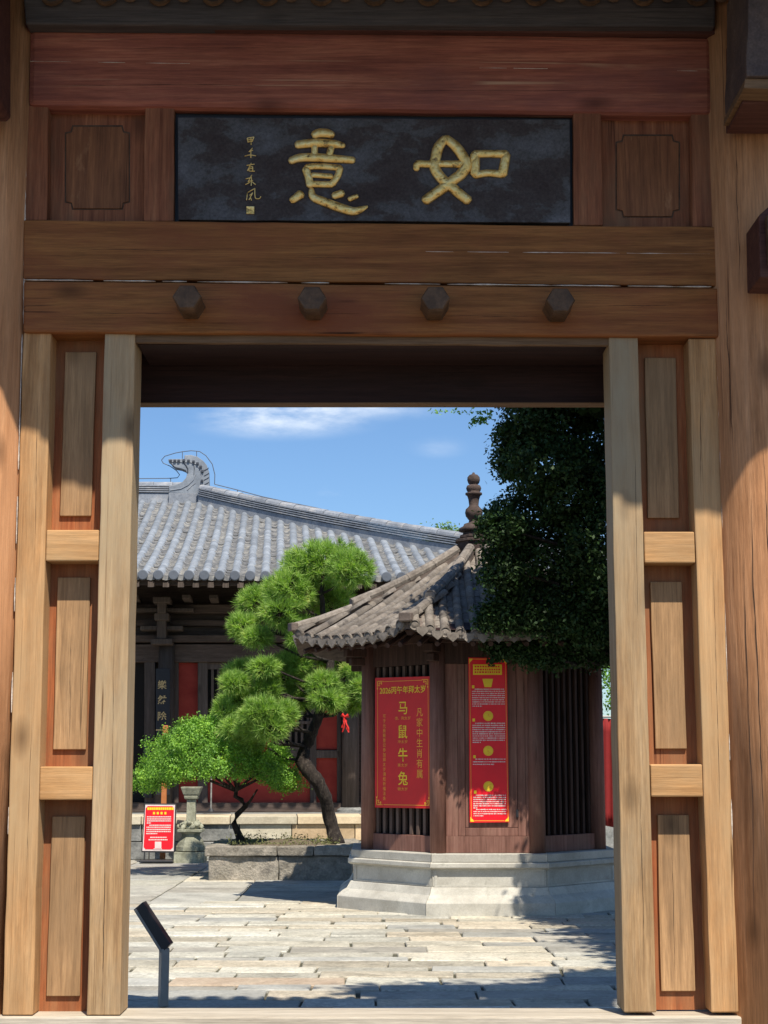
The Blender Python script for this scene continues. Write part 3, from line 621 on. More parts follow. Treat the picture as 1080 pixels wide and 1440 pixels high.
stroke_char('small_gilded_inscription', 325, 180, 60 / 691, [([a_ for a_ in s_], G) for s_ in (
    [(260, 170), (275, 230)], [(260, 165), (370, 145)], [(370, 150), (340, 220)], [(270, 225), (340, 215)], [(265, 195), (360, 180)], [(320, 150), (325, 268)],
    [(345, 325), (290, 385)], [(300, 370), (350, 360)], [(220, 455), (300, 436), (400, 450)], [(320, 345), (320, 480)],
    [(255, 605), (375, 585)], [(325, 570), (265, 690)], [(290, 630), (290, 695)], [(290, 635), (350, 625)], [(350, 625), (350, 690)], [(290, 660), (350, 655)], [(300, 697), (380, 700)],
    [(235, 825), (330, 800)], [(335, 760), (275, 870)], [(275, 865), (350, 850)], [(330, 800), (325, 930)], [(300, 880), (235, 915)], [(340, 870), (395, 915)],
    [(265, 1045), (250, 1165)], [(265, 1045), (380, 980)], [(385, 975), (385, 1080), (400, 1140), (460, 1140), (480, 1110)], [(300, 1090), (350, 1050)], [(310, 1110), (330, 1170)], [(345, 1060), (290, 1160)])], n=6, rscale=1.0)
slab('gilded_seal', [(346.5, 290), (357.5, 290), (357.5, 300.5), (346.5, 300.5)], -0.002, 0.005, M['gold'], parent=sb, bevel=0.001)

# ==================================================================== THE HALL
TH = R(4.0); HO = Vector((0, 18.2, 0)); HU = Vector((math.cos(TH), math.sin(TH), 0)); HV = Vector((-math.sin(TH), math.cos(TH), 0)); UP = Vector((0, 0, 1))
def HP(u, v, z=0.0): return HO + HU * u + HV * v + UP * z
def hloc(p): d = Vector(p) - HO; return d.dot(HU), d.dot(HV), p[2]
def hat(px, py, v): return hloc(on_plane(px, py, HP(0, v), HV))
hall = thing('temple_hall', HP(-2, 3, 0), 'long temple hall with blue-grey tiled hip roof, dark eaves and red wall panels', 'hall')
VR = 7.8
ze = hat(260, 812, 0)[2]; zr = hat(220, 706, VR)[2]; ur = hat(272, 690, VR)[0]
def rz(v): q = max(0, v / VR); return ze + (zr - ze) * (0.80 * q + 0.20 * q * q)
def deckp(u, v, dz=0.0): return HP(u, v, rz(v) + dz)
UL = -8.0
dk = MB(); NV = 12
for i in range(NV):
    v0 = VR * i / NV; v1 = VR * (i + 1) / NV
    a = [deckp(UL, v0, -.03), deckp(ur + VR - v0, v0, -.03), deckp(ur + VR - v1, v1, -.03), deckp(UL, v1, -.03)]
    dk.add(a, [(0, 1, 2, 3)])
    a = [HP(ur + VR - v0, v0, rz(v0) - .03), HP(ur + VR - v0, 2 * VR - v0, rz(v0) - .03), HP(ur + VR - v1, 2 * VR - v1, rz(v1) - .03), HP(ur + VR - v1, v1, rz(v1) - .03)]
    dk.add(a, [(0, 1, 2, 3)])
    a = [HP(ur + VR - v0, 2 * VR - v0, rz(v0) - .03), HP(UL, 2 * VR - v0, rz(v0) - .03), HP(UL, 2 * VR - v1, rz(v1) - .03), HP(ur + VR - v1, 2 * VR - v1, rz(v1) - .03)]
    dk.add(a, [(0, 1, 2, 3)])
hroof = dk.build('roof', M['tile_pd'], hall)
def half_tile(name, r, L_, n=7, lip=1.06):
    """half-round cover tile lying along +Y, open below; the low end is at y=0"""
    mb = MB()
    rings = [(0.0, r * lip, 0), (0.0, r * lip, 1), (L_, r * 0.97, 1)]
    v = []
    for (yy, rr, _) in rings[1:]:
        for k in range(n):
            th = math.pi * k / (n - 1); v.append((rr * math.cos(th), yy, rr * math.sin(th)))
    f = [(k, k + 1, k + 1 + n, k + n) for k in range(n - 1)]
    # front rim
    b = len(v)
    for k in range(n):
        th = math.pi * k / (n - 1); v.append((r * .8 * math.cos(th), 0.0, r * .8 * math.sin(th)))
    f += [(k + 1, k, b + k, b + k + 1) for k in range(n - 1)]
    me = bpy.data.meshes.new(name); me.from_pydata(v, [], f); me.update(); me.shade_smooth(); return me
def basis_quat(x, y, z):
    return Matrix((x, y, z)).transposed().to_quaternion()
tile_me = half_tile('hall_tile', 0.078, 0.37, 8, 1.02); tile_me.materials.append(M['tile_g'])
disc = MB(); disc.add([(0.082 * math.cos(t), 0, 0.082 * math.sin(t)) for t in np.linspace(0, 2 * math.pi, 16, endpoint=False)] + [(0.082 * math.cos(t), 0.05, 0.082 * math.sin(t)) for t in np.linspace(0, 2 * math.pi, 16, endpoint=False)]
    + [(0.07 * math.cos(t), -0.008, 0.07 * math.sin(t)) for t in np.linspace(0, 2 * math.pi, 16, endpoint=False)],
    [(i, (i + 1) % 16, (i + 1) % 16 + 16, i + 16) for i in range(16)] + [(i, i + 32, (i + 1) % 16 + 32, (i + 1) % 16) for i in range(16)] + [tuple(range(32, 48))])
disc_me = bpy.data.meshes.new('eave_disc'); disc_me.from_pydata(disc.v, [], disc.f); disc_me.update(); disc_me.materials.append(M['disc'])
u0 = hat(202, 812, 0)[0]; du = hat(223.5, 812, 0)[0] - u0
cnt = 0; far = MB(); lips = MB(); STEP = 0.335
rows = [u0 + du * i for i in range(-14, 36)]
single = sorted(rows, key=lambda u: abs(u - (u0 + du * 9)))[:20]
for u in rows:
    if u > ur + VR - 0.3: continue
    vmax = VR - 0.15 if u < ur else ur + VR - u
    v = -0.06; k = 0
    while v < vmax - 0.05:
        p = deckp(u + random.uniform(-.004, .004), v, 0.0); p2 = deckp(u, v + 0.3, 0.0)
        yd = (p2 - p).normalized(); zd = HU.cross(yd).normalized()
        if u in single and k < 15 and cnt < 300:
            link('barrel_tile', tile_me, None, hroof, loc=p + zd * random.uniform(-.001, .002), rot=basis_quat(HU, yd, zd)); cnt += 1
        else:
            o = len(far.v)
            vv = [p + HU * w.co.x + yd * w.co.y + zd * w.co.z for w in tile_me.vertices]
            far.add(vv, [tuple(q.vertices) for q in tile_me.polygons])
        v += STEP * math.cos(math.atan2(p2.z - p.z, 0.3)); k += 1
    p = deckp(u, -0.20, 0.0)
    if -4.6 < u < 3.6: link('eave_disc', disc_me, None, hroof, loc=p + UP * 0.015, rot=basis_quat(HU, HV, UP))
    # pan tiles between this row and the next: short curved lips, uneven
    um = u + du / 2; vmx = VR - 0.2 if um < ur else ur + VR - um - 0.1
    v = -0.05
    while v < vmx:
        hw = du / 2 - 0.055; p = deckp(um, v, random.uniform(-.012, .01)); sl = (rz(v + .1) - rz(v)) / .1
        j = random.uniform(-.02, .02); t = 0.026
        q = []
        for dx, dz in ((-hw, .03), (-hw * .4, 0), (hw * .4, 0), (hw, .03)):
            q.append((dx, dz))
        vs = []
        for (dx, dz) in q:
            a = p + HU * dx + UP * (dz + j * dx / hw * .4)
            vs += [a, a + UP * t, a + HV * 0.13 + UP * (t * 0.4 + sl * 0.13)]
        ff = []
        for i in range(3): ff += [(i * 3, i * 3 + 3, i * 3 + 4, i * 3 + 1), (i * 3 + 1, i * 3 + 4, i * 3 + 5, i * 3 + 2)]
        lips.add(vs, ff)
        v += random.uniform(0.12, 0.16)
    if -4.8 < um < 3.6:
        p = deckp(um, -0.15, -0.005); w = du / 2 - 0.035
        MB().prism([p + HU * -w + UP * .035, p + HU * -w * .72 + UP * -.05, p + UP * -.062, p + HU * w * .72 + UP * -.05, p + HU * w + UP * .035, p + UP * 0.01], HV * 0.03).build('drip_tile', M['tile_pan'], hroof)
far_o = far.build('upper_barrel_tiles', M['tile_g'], hroof, smooth=True, kind='stuff')
lips.build('pan_tiles', M['tile_pan'], hroof, kind='stuff')
# ridges: layered sweep
def sweep(path, side, layers, parent, caps=None):
    for (name, z0, z1, hw, mt) in layers:
        mb = MB(); m = len(path)
        for p in path:
            for sx, zz in ((-hw, z0), (hw, z0), (hw, z1), (-hw, z1)): mb.v.append(tuple(p + side * sx + UP * zz))
        for i in range(m - 1):
            for k in range(4): mb.f.append((i * 4 + k, i * 4 + (k + 1) % 4, (i + 1) * 4 + (k + 1) % 4, (i + 1) * 4 + k))
        mb.f += [(0, 1, 2, 3), tuple((m - 1) * 4 + k for k in (3, 2, 1, 0))]
        mb.build(name, mt, parent)
    if caps:
        L_, r, z = caps; acc = 0; i = 0
        total = sum((path[j + 1] - path[j]).length for j in range(len(path) - 1)); s = 0
        def pt(s):
            for j in range(len(path) - 1):
                l = (path[j + 1] - path[j]).length
                if s <= l or j == len(path) - 2: return path[j].lerp(path[j + 1], s / l)
                s -= l
        while s < total - 0.05:
            e = min(s + L_, total); a = pt(s) + UP * z; b = pt(e) + UP * z
            yd = (b - a).normalized(); zd = side.cross(yd).normalized(); zd = zd if zd.z > 0 else -zd
            mb = MB(); n = 7; r2 = r * random.uniform(.96, 1.04)
            for (q, rr) in ((a, r2 * .95), (b - yd * 0.006, r2 * 1.04)):
                for k in range(n):
                    th = math.pi * k / (n - 1); mb.v.append(tuple(q + side * rr * math.cos(th) + zd * rr * math.sin(th) * 0.75))
            mb.f += [(k, k + 1, k + 1 + n, k + n) for k in range(n - 1)] + [tuple(range(n))[::-1], tuple(range(n, 2 * n))]
            mb.build('ridge_cap_tile', M['ridge'], parent, smooth=False); s = e
lay = [('ridge_base', -0.05, 0.17, 0.11, M['ridge'])]
z = 0.172
for i in range(4):
    lay.append(('ridge_groove', z, z + 0.016, 0.10, M['groove'])); lay.append(('ridge_course', z + 0.018, z + 0.042, 0.135, M['ridge'])); z += 0.044
sweep([HP(UL, VR, zr), HP(ur - 0.25, VR, zr)], HV, lay, hroof, (0.4, 0.12, z))
hip_path = [HP(ur + VR - v, v, rz(v)) for v in np.linspace(VR - 0.2, 0.3, 14)]
hs = (HU + HV).normalized()
sweep(hip_path, hs, lay, hroof, (0.42, 0.12, z))
back_path = [HP(ur + VR - v, 2 * VR - v, rz(v)) for v in np.linspace(VR - 0.2, 0.3, 8)]
sweep(back_path, (HU - HV).normalized(), [('rear_hip_ridge', -0.05, 0.42, 0.12, M['ridge'])], hroof)
# the hooked ridge-end ornament
def z6(pts, v): return [on_plane(180 + x * .1481, 620 + y_ * .1481, HP(0, v), HV) for x, y_ in pts]
oc = [(390, 495), (388, 432), (450, 418), (515, 390), (550, 350), (562, 310), (548, 280), (505, 262), (450, 252), (418, 225), (400, 200), (382, 188), (384, 172), (535, 170), (536, 136), (600, 133), (660, 150), (712, 186), (748, 228), (768, 285), (774, 440), (745, 452), (690, 475), (684, 500)]
MBo = MB().prism(z6(oc, VR - 0.16), HV * 0.3); orn = MBo.build('ridge_end_ornament', M['tile_g'], hroof, bevel=0.01)
MB().prism(z6([(386, 495), (686, 495), (684, 600), (386, 600)], VR - 0.19), HV * 0.36).build('ornament_block', M['ridge'], hroof, bevel=0.006)
for (x, y_) in ((405, 190), (445, 190), (482, 190), (530, 186), (575, 190), (622, 198), (660, 216), (690, 247), (706, 290), (703, 380), (703, 425)):
    c = z6([(x, y_)], VR - 0.17)[0]
    MB().lathe((0, 0, 0), [(0.012, -.03), (0.028, -.015), (0.032, 0), (0.028, .015), (0.012, .03)], 8).build('ornament_stud', M['groove'], orn, loc=None) if False else MB().obox(c, HU * .028, HV * .03, UP * .028).build('ornament_stud', M['groove'], hroof, bevel=0.01)
def rib(pts, r=0.012, mt='groove'):
    MB().tube(z6(pts, VR - 0.165), r, 6).build('ornament_rib', M[mt], hroof)
rib([(520, 200), (550, 230), (568, 265), (568, 300)]); rib([(412, 218), (440, 248), (490, 262)], .01)
rib([(400, 200), (520, 202), (600, 205), (650, 225), (690, 275), (700, 330), (695, 450)], .01, 'ridge')
rib([(622, 205), (630, 260), (625, 320)], .008); rib([(400, 470), (500, 455), (570, 420), (620, 370), (640, 320)], .012, 'ridge'); rib([(560, 470), (600, 430), (640, 400)], .008, 'ridge')
for y_ in (270, 320, 360, 405): rib([(722, y_ + 12), (750, y_ - 2), (768, y_ - 14)], .008)
# lightning cable on its little stands
cz = lambda pts: [(180 + x * .1481, 620 + y_ * .1481) for x, y_ in pts]
cpath = [(150, 673.2)] + cz([(100, 358), (405, 355), (470, 350), (490, 322), (460, 282), (400, 240), (335, 212), (318, 182), (350, 145), (450, 115), (520, 102), (600, 93), (680, 100), (740, 140), (800, 220), (825, 320), (822, 412)])
mb = MB(); mb.tube([on_plane(a, b, HP(0, VR), HV) for a, b in cpath], 0.009, 4, up=(0, 1, 0))
hipn = (HU + HV).normalized(); hipp = HP(ur, VR)
hpath = [(302, 681), (334, 689), (369, 698.5), (404, 706), (444, 714), (487, 724), (533, 733), (578, 741), (608, 745.5), (660, 757)]
hpts = [on_plane(a, b, hipp, hipn) for a, b in hpath]
mb.tube(hpts, 0.009, 4)
for p in hpts[1:]:
    _, v, _z = hloc(p); mb.tube([p, Vector((p.x, p.y, rz(v) + 0.36))], 0.008, 4)
for a, b, c in ((240, 673, 684), (256.5, 635, 645), (276.5, 634.5, 642), (195, 673, 690)):
    mb.tube([on_plane(a, b, HP(0, VR), HV), on_plane(a, c, HP(0, VR), HV)], 0.008, 4)
mb.build('lightning_cable', M['cable'], hroof)

# eaves, walls
for i in range(-12, 34):
    u = u0 + du * (i + 0.5) * 0.98
    if u < 4.6: MB().obox(HP(u, 1.05, rz(1.05) - 0.13 + 0.02), HU * .05, HV * 1.05 + UP * (rz(2.0) - rz(0)) * .52, UP * .045).build('rafter', M['hall_wood'], hall)
MB().prism([HP(UL, 0.06, ze - .12), HP(ur + VR - .4, 0.06, ze - .12), HP(ur + VR - .4, 0.06, ze - .04), HP(UL, 0.06, ze - .04)], HV * .05).build('eave_board', M['hall_beam'], hall)
VW = 2.2
MB().prism([HP(UL + .5, VW + .12, .6), HP(ur + VR - 2.4, VW + .12, .6), HP(ur + VR - 2.4, VW + .12, rz(VW) - .1), HP(UL + .5, VW + .12, rz(VW) - .1)], HV * 10.5).build('wall', M['hall_beam'], hall)
def hrect(name, x0, y0, x1, y1, v0, v1, mt, parent=hall, bevel=0.008, **k):
    q = [on_plane(a, b, HP(0, v0), HV) for a, b in ((x0, y0), (x1, y0), (x1, y1), (x0, y1))]
    return MB().prism(q, HV * (v1 - v0)).build(name, mt, parent, bevel=bevel, **k)
W0 = VW + .115
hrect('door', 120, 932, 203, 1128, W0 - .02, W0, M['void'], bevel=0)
hrect('post', 203, 930, 218, 1140, VW - .08, W0, M['hall_wood'])
hrect('post', 240, 930, 251, 1140, VW - .02, W0, M['hall_wood'])
hrect('red_panel', 251, 932, 278, 1130, VW + .06, W0, M['red_wall'], bevel=0)
hrect('post', 278, 930, 292, 1140, VW - .02, W0, M['hall_wood'])
hrect('lower_red_panel', 292, 1066, 442, 1130, VW + .06, W0, M['red_wall'], bevel=0)
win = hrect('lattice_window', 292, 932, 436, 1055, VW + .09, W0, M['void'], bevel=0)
for i, px in enumerate(np.arange(297, 436, 8.4)):
    hrect('window_bar', px, 940, px + 3.6, 1050, VW + .03, VW + .07, M['hall_wood'], parent=win, bevel=0)
for a, b in ((932, 941), (1046, 1055), (1014, 1018)): hrect('window_rail', 292, a, 436, b, VW + .01, VW + .08, M['hall_wood'], parent=win, bevel=0)
hrect('rail', 292, 1055, 478, 1066, VW - .0, W0, M['hall_wood'])
hrect('post', 436, 932, 445, 1140, VW - .01, W0, M['hall_wood'])
hrect('red_panel', 445, 934, 474, 1054, VW + .06, W0, M['red_wall'], bevel=0)
hrect('red_panel', 445, 1066, 477, 1130, VW + .06, W0, M['red_wall'], bevel=0)
hrect('post', 474, 932, 480, 1140, VW - .0, W0, M['hall_wood'])
hrect('red_panel', 510, 934, 620, 1130, VW + .06, W0, M['red_wall'], bevel=0)
hrect('ground_beam', 120, 1129, 640, 1142, VW - .12, W0 - .0, M['hall_beam'])
for y0, y1, d in ((906, 931, .10), (893, 903, .16), (872, 880, .05), (850, 862, .14)):
    hrect('tie_beam', 120, y0, 640, y1, VW - d, W0, M['hall_beam'])
for px in (229, 493):
    a = hloc(on_plane(px, 1138, HP(0, VW - .25), HV)); zt = on_plane(px, 905, HP(0, VW - .25), HV).z
    c = HP(a[0], VW - .15)
    MB().lathe((c.x, c.y, 0), [(0.15, 0.66), (0.15, 2.0), (0.14, zt)], 20).build('column', M['hall_wood'], hall, smooth=True)
    MB().lathe((c.x, c.y, 0), [(0.24, 0.66), (0.23, 0.72), (0.17, 0.76)], 20).build('column_base', M['plat_g'], hall)
    # bracket set over the column: stepped blocks and arms
    for (w, y0, y1, v0) in ((30, 898, 906, .42), (13, 868, 898, .40), (20, 862, 872, .5), (12, 846, 862, .55), (24, 839, 847, .7), (60, 880, 886, .28), (90, 855, 860, .28)):
        hrect('bracket', px - w / 2 - 2, y0, px + w / 2 - 2, y1, VW - v0 - .15, VW - .1, M['hall_wood'], bevel=0.01)
for px in (188, 262, 300, 345, 388, 430, 470):
    hrect('bracket_block', px - 6, 836, px + 6, 842, VW - .9, VW - .1, M['hall_wood'])
# gold characters on black couplet boards fixed to columns
def couplet(x0, y0, x1, y1, v, chars, label, tx):
    p = on_plane((x0 + x1) / 2, y1, HP(0, v), HV)
    t = thing('couplet_board', p, label, 'couplet board', 'couplet boards on the hall front')
    hrect('board', x0, y0, x1, y1, v, v + .05, M['board_edge'], parent=t, bevel=0.004)
    for ch, px, py, s in chars:
        text(ch, on_plane(px, py, HP(0, v - .006), HV), HU, UP, s, M['goldchar'], t, name='gilded_character', bold=.012)
couplet(219, 940, 239, 1118, VW - .42, [('樂', 228, 964, .16), ('然', 228, 985, .16), ('除', 228, 1008, .16), ('一', 227, 1028, .2), ('心', 228, 1050, .2)], 'tall black couplet board with gold characters on the round column left of the red panel', 228)
couplet(201, 1040, 214, 1122, VW - .14, [('之', 207, 1102, .17)], 'narrow black board with one gold character low on the post beside the dark doorway', 207)

# platform of the hall
plat = thing('hall_platform', HP(-1, 1, 0), 'long stone platform with yellow-grey blocks under the hall', 'platform')
PV = 0.30; zp = on_plane(400, 1147.5, HP(0, PV - .05), HV).z; z1 = on_plane(400, 1159, HP(0, PV), HV).z; z2 = on_plane(400, 1183, HP(0, PV), HV).z
MB().prism([HP(UL, PV + .3, -.02), HP(8, PV + .3, -.02), HP(8, PV + .3, zp - .03), HP(UL, PV + .3, zp - .03)], HV * 12).build('platform_core', M['plat_g'], plat)
u = -6.5
while u < 2.5:
    L_ = random.uniform(.8, 1.5)
    MB().prism([HP(u + .006, PV - .05, z1), HP(u + L_ - .006, PV - .05, z1), HP(u + L_ - .006, PV - .05, zp), HP(u + .006, PV - .05, zp)], HV * 1.0).build('cap_stone', M['plat_y'], plat, bevel=0.012)
    u += L_
u = -6.3
MB().prism([HP(-7, PV + .95, zp - .02), HP(7, PV + .95, zp - .02), HP(7, PV + .95, zp - .004), HP(-7, PV + .95, zp - .004)], HV * 8).build('platform_floor', M['plat_g'], plat)
while u < 2.5:
    L_ = random.uniform(.35, 1.3)
    MB().prism([HP(u + .006, PV, z2 + .006), HP(u + L_ - .006, PV, z2 + .006), HP(u + L_ - .006, PV, z1 - .006), HP(u + .006, PV, z1 - .006)], HV * .28).build('facing_stone', M['plat_y'] if u > -2.6 else random.choice((M['plat_y'], M['plat_g'])), plat, bevel=0.01)
    u += L_
u = -6.4
while u < 2.5:
    L_ = random.uniform(.4, 1.0)
    MB().prism([HP(u + .006, PV - .02, .0), HP(u + L_ - .006, PV - .02, .0), HP(u + L_ - .006, PV - .02, z2 - .006), HP(u + .006, PV - .02, z2 - .006)], HV * .28).build('base_stone', M['plat_g'], plat, bevel=0.015)
    u += L_

# ==================================================================== THE PAVILION
PC = Vector((1.095, 11.0, 0)); c22 = math.cos(R(22.5)); ta = math.tan(R(22.5))
pav = thing('octagonal_pavilion', PC, 'small octagonal wooden pavilion with plum-coloured walls, tiled pointed roof and pale stone plinth', 'pavilion')
def fr(k):
    ph = R(-90 + 45 * k); n = Vector((math.cos(ph), math.sin(ph), 0)); t = Vector((-math.sin(ph), math.cos(ph), 0)); return n, t
def FPt(k, t_, z, a): n, t = fr(k); return PC + n * a + t * t_ + UP * z
def olathe(name, prof, mt, parent=pav, bevel=0.004):
    return MB().lathe((PC.x, PC.y, 0), [(a / c22, z) for a, z in prof], 8, rot=R(22.5)).build(name, mt, parent, bevel=bevel)
def ocourse(name, prof, seams=True):
    """one course of the plinth, cut into a block per side of the octagon"""
    for k in range(8):
        n, t = fr(k); mb = MB(); m = len(prof)
        for a, z in prof:
            mb.v += [tuple(FPt(k, -a * ta + .0015, z, a)), tuple(FPt(k, a * ta - .0015, z, a))]
        mb.v += [tuple(FPt(k, -.8 * ta, prof[-1][1], .8)), tuple(FPt(k, .8 * ta, prof[-1][1], .8)), tuple(FPt(k, -.8 * ta, prof[0][1], .8)), tuple(FPt(k, .8 * ta, prof[0][1], .8))]
        for i in range(m - 1): mb.f.append((2 * i, 2 * i + 1, 2 * i + 3, 2 * i + 2))
        mb.f += [(2 * m - 2, 2 * m - 1, 2 * m + 1, 2 * m), (0, 2 * m + 2, 2 * m + 3, 1),
                 tuple([2 * i for i in range(m)] + [2 * m, 2 * m + 2])[::-1], tuple([2 * i + 1 for i in range(m)] + [2 * m + 1, 2 * m + 3])]
        mb.build(name, M['stone'], pav, bevel=0.005)
ocourse('plinth_foot', [(1.60, -.03), (1.60, .125), (1.59, .135), (1.55, .17), (1.50, .20), (1.47, .25), (1.455, .275)])
ocourse('plinth_body', [(1.425, .277), (1.425, .458)])
ocourse('plinth_ledge', [(1.455, .460), (1.485, .475), (1.485, .518), (1.47, .526)])
ocourse('plinth_top', [(1.445, .528), (1.45, .612)])
for k in (-1, 0, 1):   # raised border on the body faces
    h = 1.43 * ta
    for (t0, t1, za, zb) in ((-h + .02, h - .02, .440, .4575), (-h + .02, h - .02, .2785, .296), (-h + .02, -h + .05, .297, .439), (h - .05, h - .02, .297, .439)):
        n, t = fr(k)
        MB().prism([FPt(k, t0, za, 1.433), FPt(k, t1, za, 1.433), FPt(k, t1, zb, 1.433), FPt(k, t0, zb, 1.433)], -n * .007).build('plinth_border', M['stone'], pav)
A = 1.28; ZB = .614; ZT = 2.86
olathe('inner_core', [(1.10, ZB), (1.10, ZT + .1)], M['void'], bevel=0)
for k in range(8):
    c = FPt(k, A * ta, 0, A); c = PC + (c - PC) * 0.985
    MB().lathe((c.x, c.y, 0), [(0.088, ZB), (0.088, 1.6), (0.082, ZT)], 16).build('post', M['pav_wood'], pav, smooth=True)
    q = PC + (c - PC) * 1.05
    nn = (c - PC).normalized(); nn.z = 0; tt = UP.cross(nn)
    MB().obox(c + nn * .10 + UP * 2.66, nn * .13, tt * .045, UP * .04).build('bracket', M['pav_dark'], pav, bevel=.01)
    MB().obox(c + nn * .10 + UP * 2.76, nn * .19, tt * .06, UP * .045).build('bracket', M['pav_dark'], pav, bevel=.01)
def fbox(name, k, t0, t1, z0, z1, a0, a1, mt, parent=pav, bevel=.003):
    n, t = fr(k)
    return MB().prism([FPt(k, t0, z0, a0), FPt(k, t1, z0, a0), FPt(k, t1, z1, a0), FPt(k, t0, z1, a0)], n * (a1 - a0)).build(name, mt, parent, bevel=bevel)
HW = A * ta - .075
for k in range(8):
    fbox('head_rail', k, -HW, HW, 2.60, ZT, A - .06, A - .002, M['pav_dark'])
    fbox('sill_rail', k, -HW, HW, ZB + .001, .785, A - .06, A + .0, M['pav_wood'])
    if k in (0,):
        px = lambda x: (x - 540) / FPX * (PC.y - A - CAM.y) * 1.003 - PC.x
        fbox('wall_stile', k, -HW, px(642), .786, 2.599, A - .05, A - .012, M['pav_wood'])
        fbox('wall_stile', k, px(736), HW, .786, 2.599, A - .05, A - .012, M['pav_wood'])
        fr_ = fbox('door_frame', k, px(642) + .002, px(652), .788, 2.598, A - .05, A - .018, M['pav_wood'])
        fbox('door_frame', k, px(725), px(736) - .002, .788, 2.598, A - .05, A - .018, M['pav_wood'])
        fbox('door_frame', k, px(652) + .002, px(725) - .002, .788, .872, A - .05, A - .018, M['pav_wood'])
        leaf = fbox('door', k, px(652) + .004, px(725) - .004, .876, 2.598, A - .055, A - .028, M['pav_wood'])
        fbox('door_hinge', k, px(722), px(725.5), .98, 1.06, A - .03, A - .012, M['black'], leaf)
    else:
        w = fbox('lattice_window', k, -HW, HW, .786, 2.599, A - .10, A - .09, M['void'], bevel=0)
        nb = 9 if k in (7, 1) else 7
        if k in (7, 1, 2, 6):
            for i in range(nb):
                t = -HW + (i + .5) * 2 * HW / nb
                fbox('lattice_bar', k, t - .019, t + .019, .788, 2.597, A - .075, A - .035, M['pav_dark'] if k in (1, 2) else M['pav_bar'], w, bevel=.002)  # right-hand bars darker, the tree's shade put into their colour
# roof
AE = 2.07; RA = 0.20; ZE = 2.87; ZA = 3.93
def pz(r, tfrac):
    s = (AE - r) / (AE - RA); return ZE + (ZA - ZE) * (0.74 * s + 0.26 * s * s) + 0.13 * abs(tfrac) ** 3 * max(0, 1 - s * 1.15) ** 1.5
def PR(k, u, r, dz=0.0): return FPt(k, u, pz(r, u / max(r * ta, 1e-3)) + dz, r)
dk = MB()
for k in range(8):
    NR, NU = 8, 8; base = len(dk.v)
    for i in range(NR + 1):
        r = AE + (RA - AE) * i / NR
        for j in range(NU + 1): dk.v.append(tuple(PR(k, r * ta * (j / NU * 2 - 1), r, -.02)))
    o2 = len(dk.v)
    for i in range(NR + 1):
        r = AE + (RA - AE) * i / NR
        for j in range(NU + 1): dk.v.append(tuple(PR(k, r * ta * (j / NU * 2 - 1), r, -.09)))
    for i in range(NR):
        for j in range(NU):
            a = base + i * (NU + 1) + j; dk.f.append((a, a + 1, a + NU + 2, a + NU + 1)); b = o2 + i * (NU + 1) + j; dk.f.append((b, b + NU + 1, b + NU + 2, b + 1))
    for j in range(NU): dk.f.append((base + j, o2 + j, o2 + j + 1, base + j + 1))
sof = MB()
for k in range(8):
    sof.add([PR(k, -2.08 * ta, 2.08, -.10), PR(k, 2.08 * ta, 2.08, -.10), FPt(k, 1.2 * ta, pz(1.2, 0) - .12, 1.2), FPt(k, -1.2 * ta, pz(1.2, 0) - .12, 1.2)], [(0, 1, 2, 3)])
proof = dk.build('roof', M['tile_bd'], pav)
sof.build('soffit_board', M['shade_wood'], proof)  # dark sheet, under-eave shade put into its colour
pt_me = half_tile('pavilion_tile', 0.048, 0.34, 8, 1.015); pt_me.materials.append(M['tile_b'])
pd = MB(); nn_ = 12
pd.add([(0.058 * math.cos(t), 0, 0.058 * math.sin(t)) for t in np.linspace(0, 2 * math.pi, nn_, endpoint=False)] + [(0.058 * math.cos(t), 0.04, 0.058 * math.sin(t)) for t in np.linspace(0, 2 * math.pi, nn_, endpoint=False)] + [(0.042 * math.cos(t), 0.006, 0.042 * math.sin(t)) for t in np.linspace(0, 2 * math.pi, nn_, endpoint=False)] + [(0.02 * math.cos(t), -.004, 0.02 * math.sin(t)) for t in np.linspace(0, 2 * math.pi, nn_, endpoint=False)],
    [(i, (i + 1) % nn_, (i + 1) % nn_ + nn_, i + nn_) for i in range(nn_)] + [(i, i + 2 * nn_, (i + 1) % nn_ + 2 * nn_, (i + 1) % nn_) for i in range(nn_)] + [(i + 2 * nn_, i + 3 * nn_, (i + 1) % nn_ + 3 * nn_, (i + 1) % nn_ + 2 * nn_) for i in range(nn_)] + [tuple(range(3 * nn_, 4 * nn_))])
pd_me = bpy.data.meshes.new('pavilion_disc'); pd_me.from_pydata(pd.v, [], pd.f); pd_me.update(); pd_me.materials.append(M['tile_b'])
far = MB(); flips = MB()
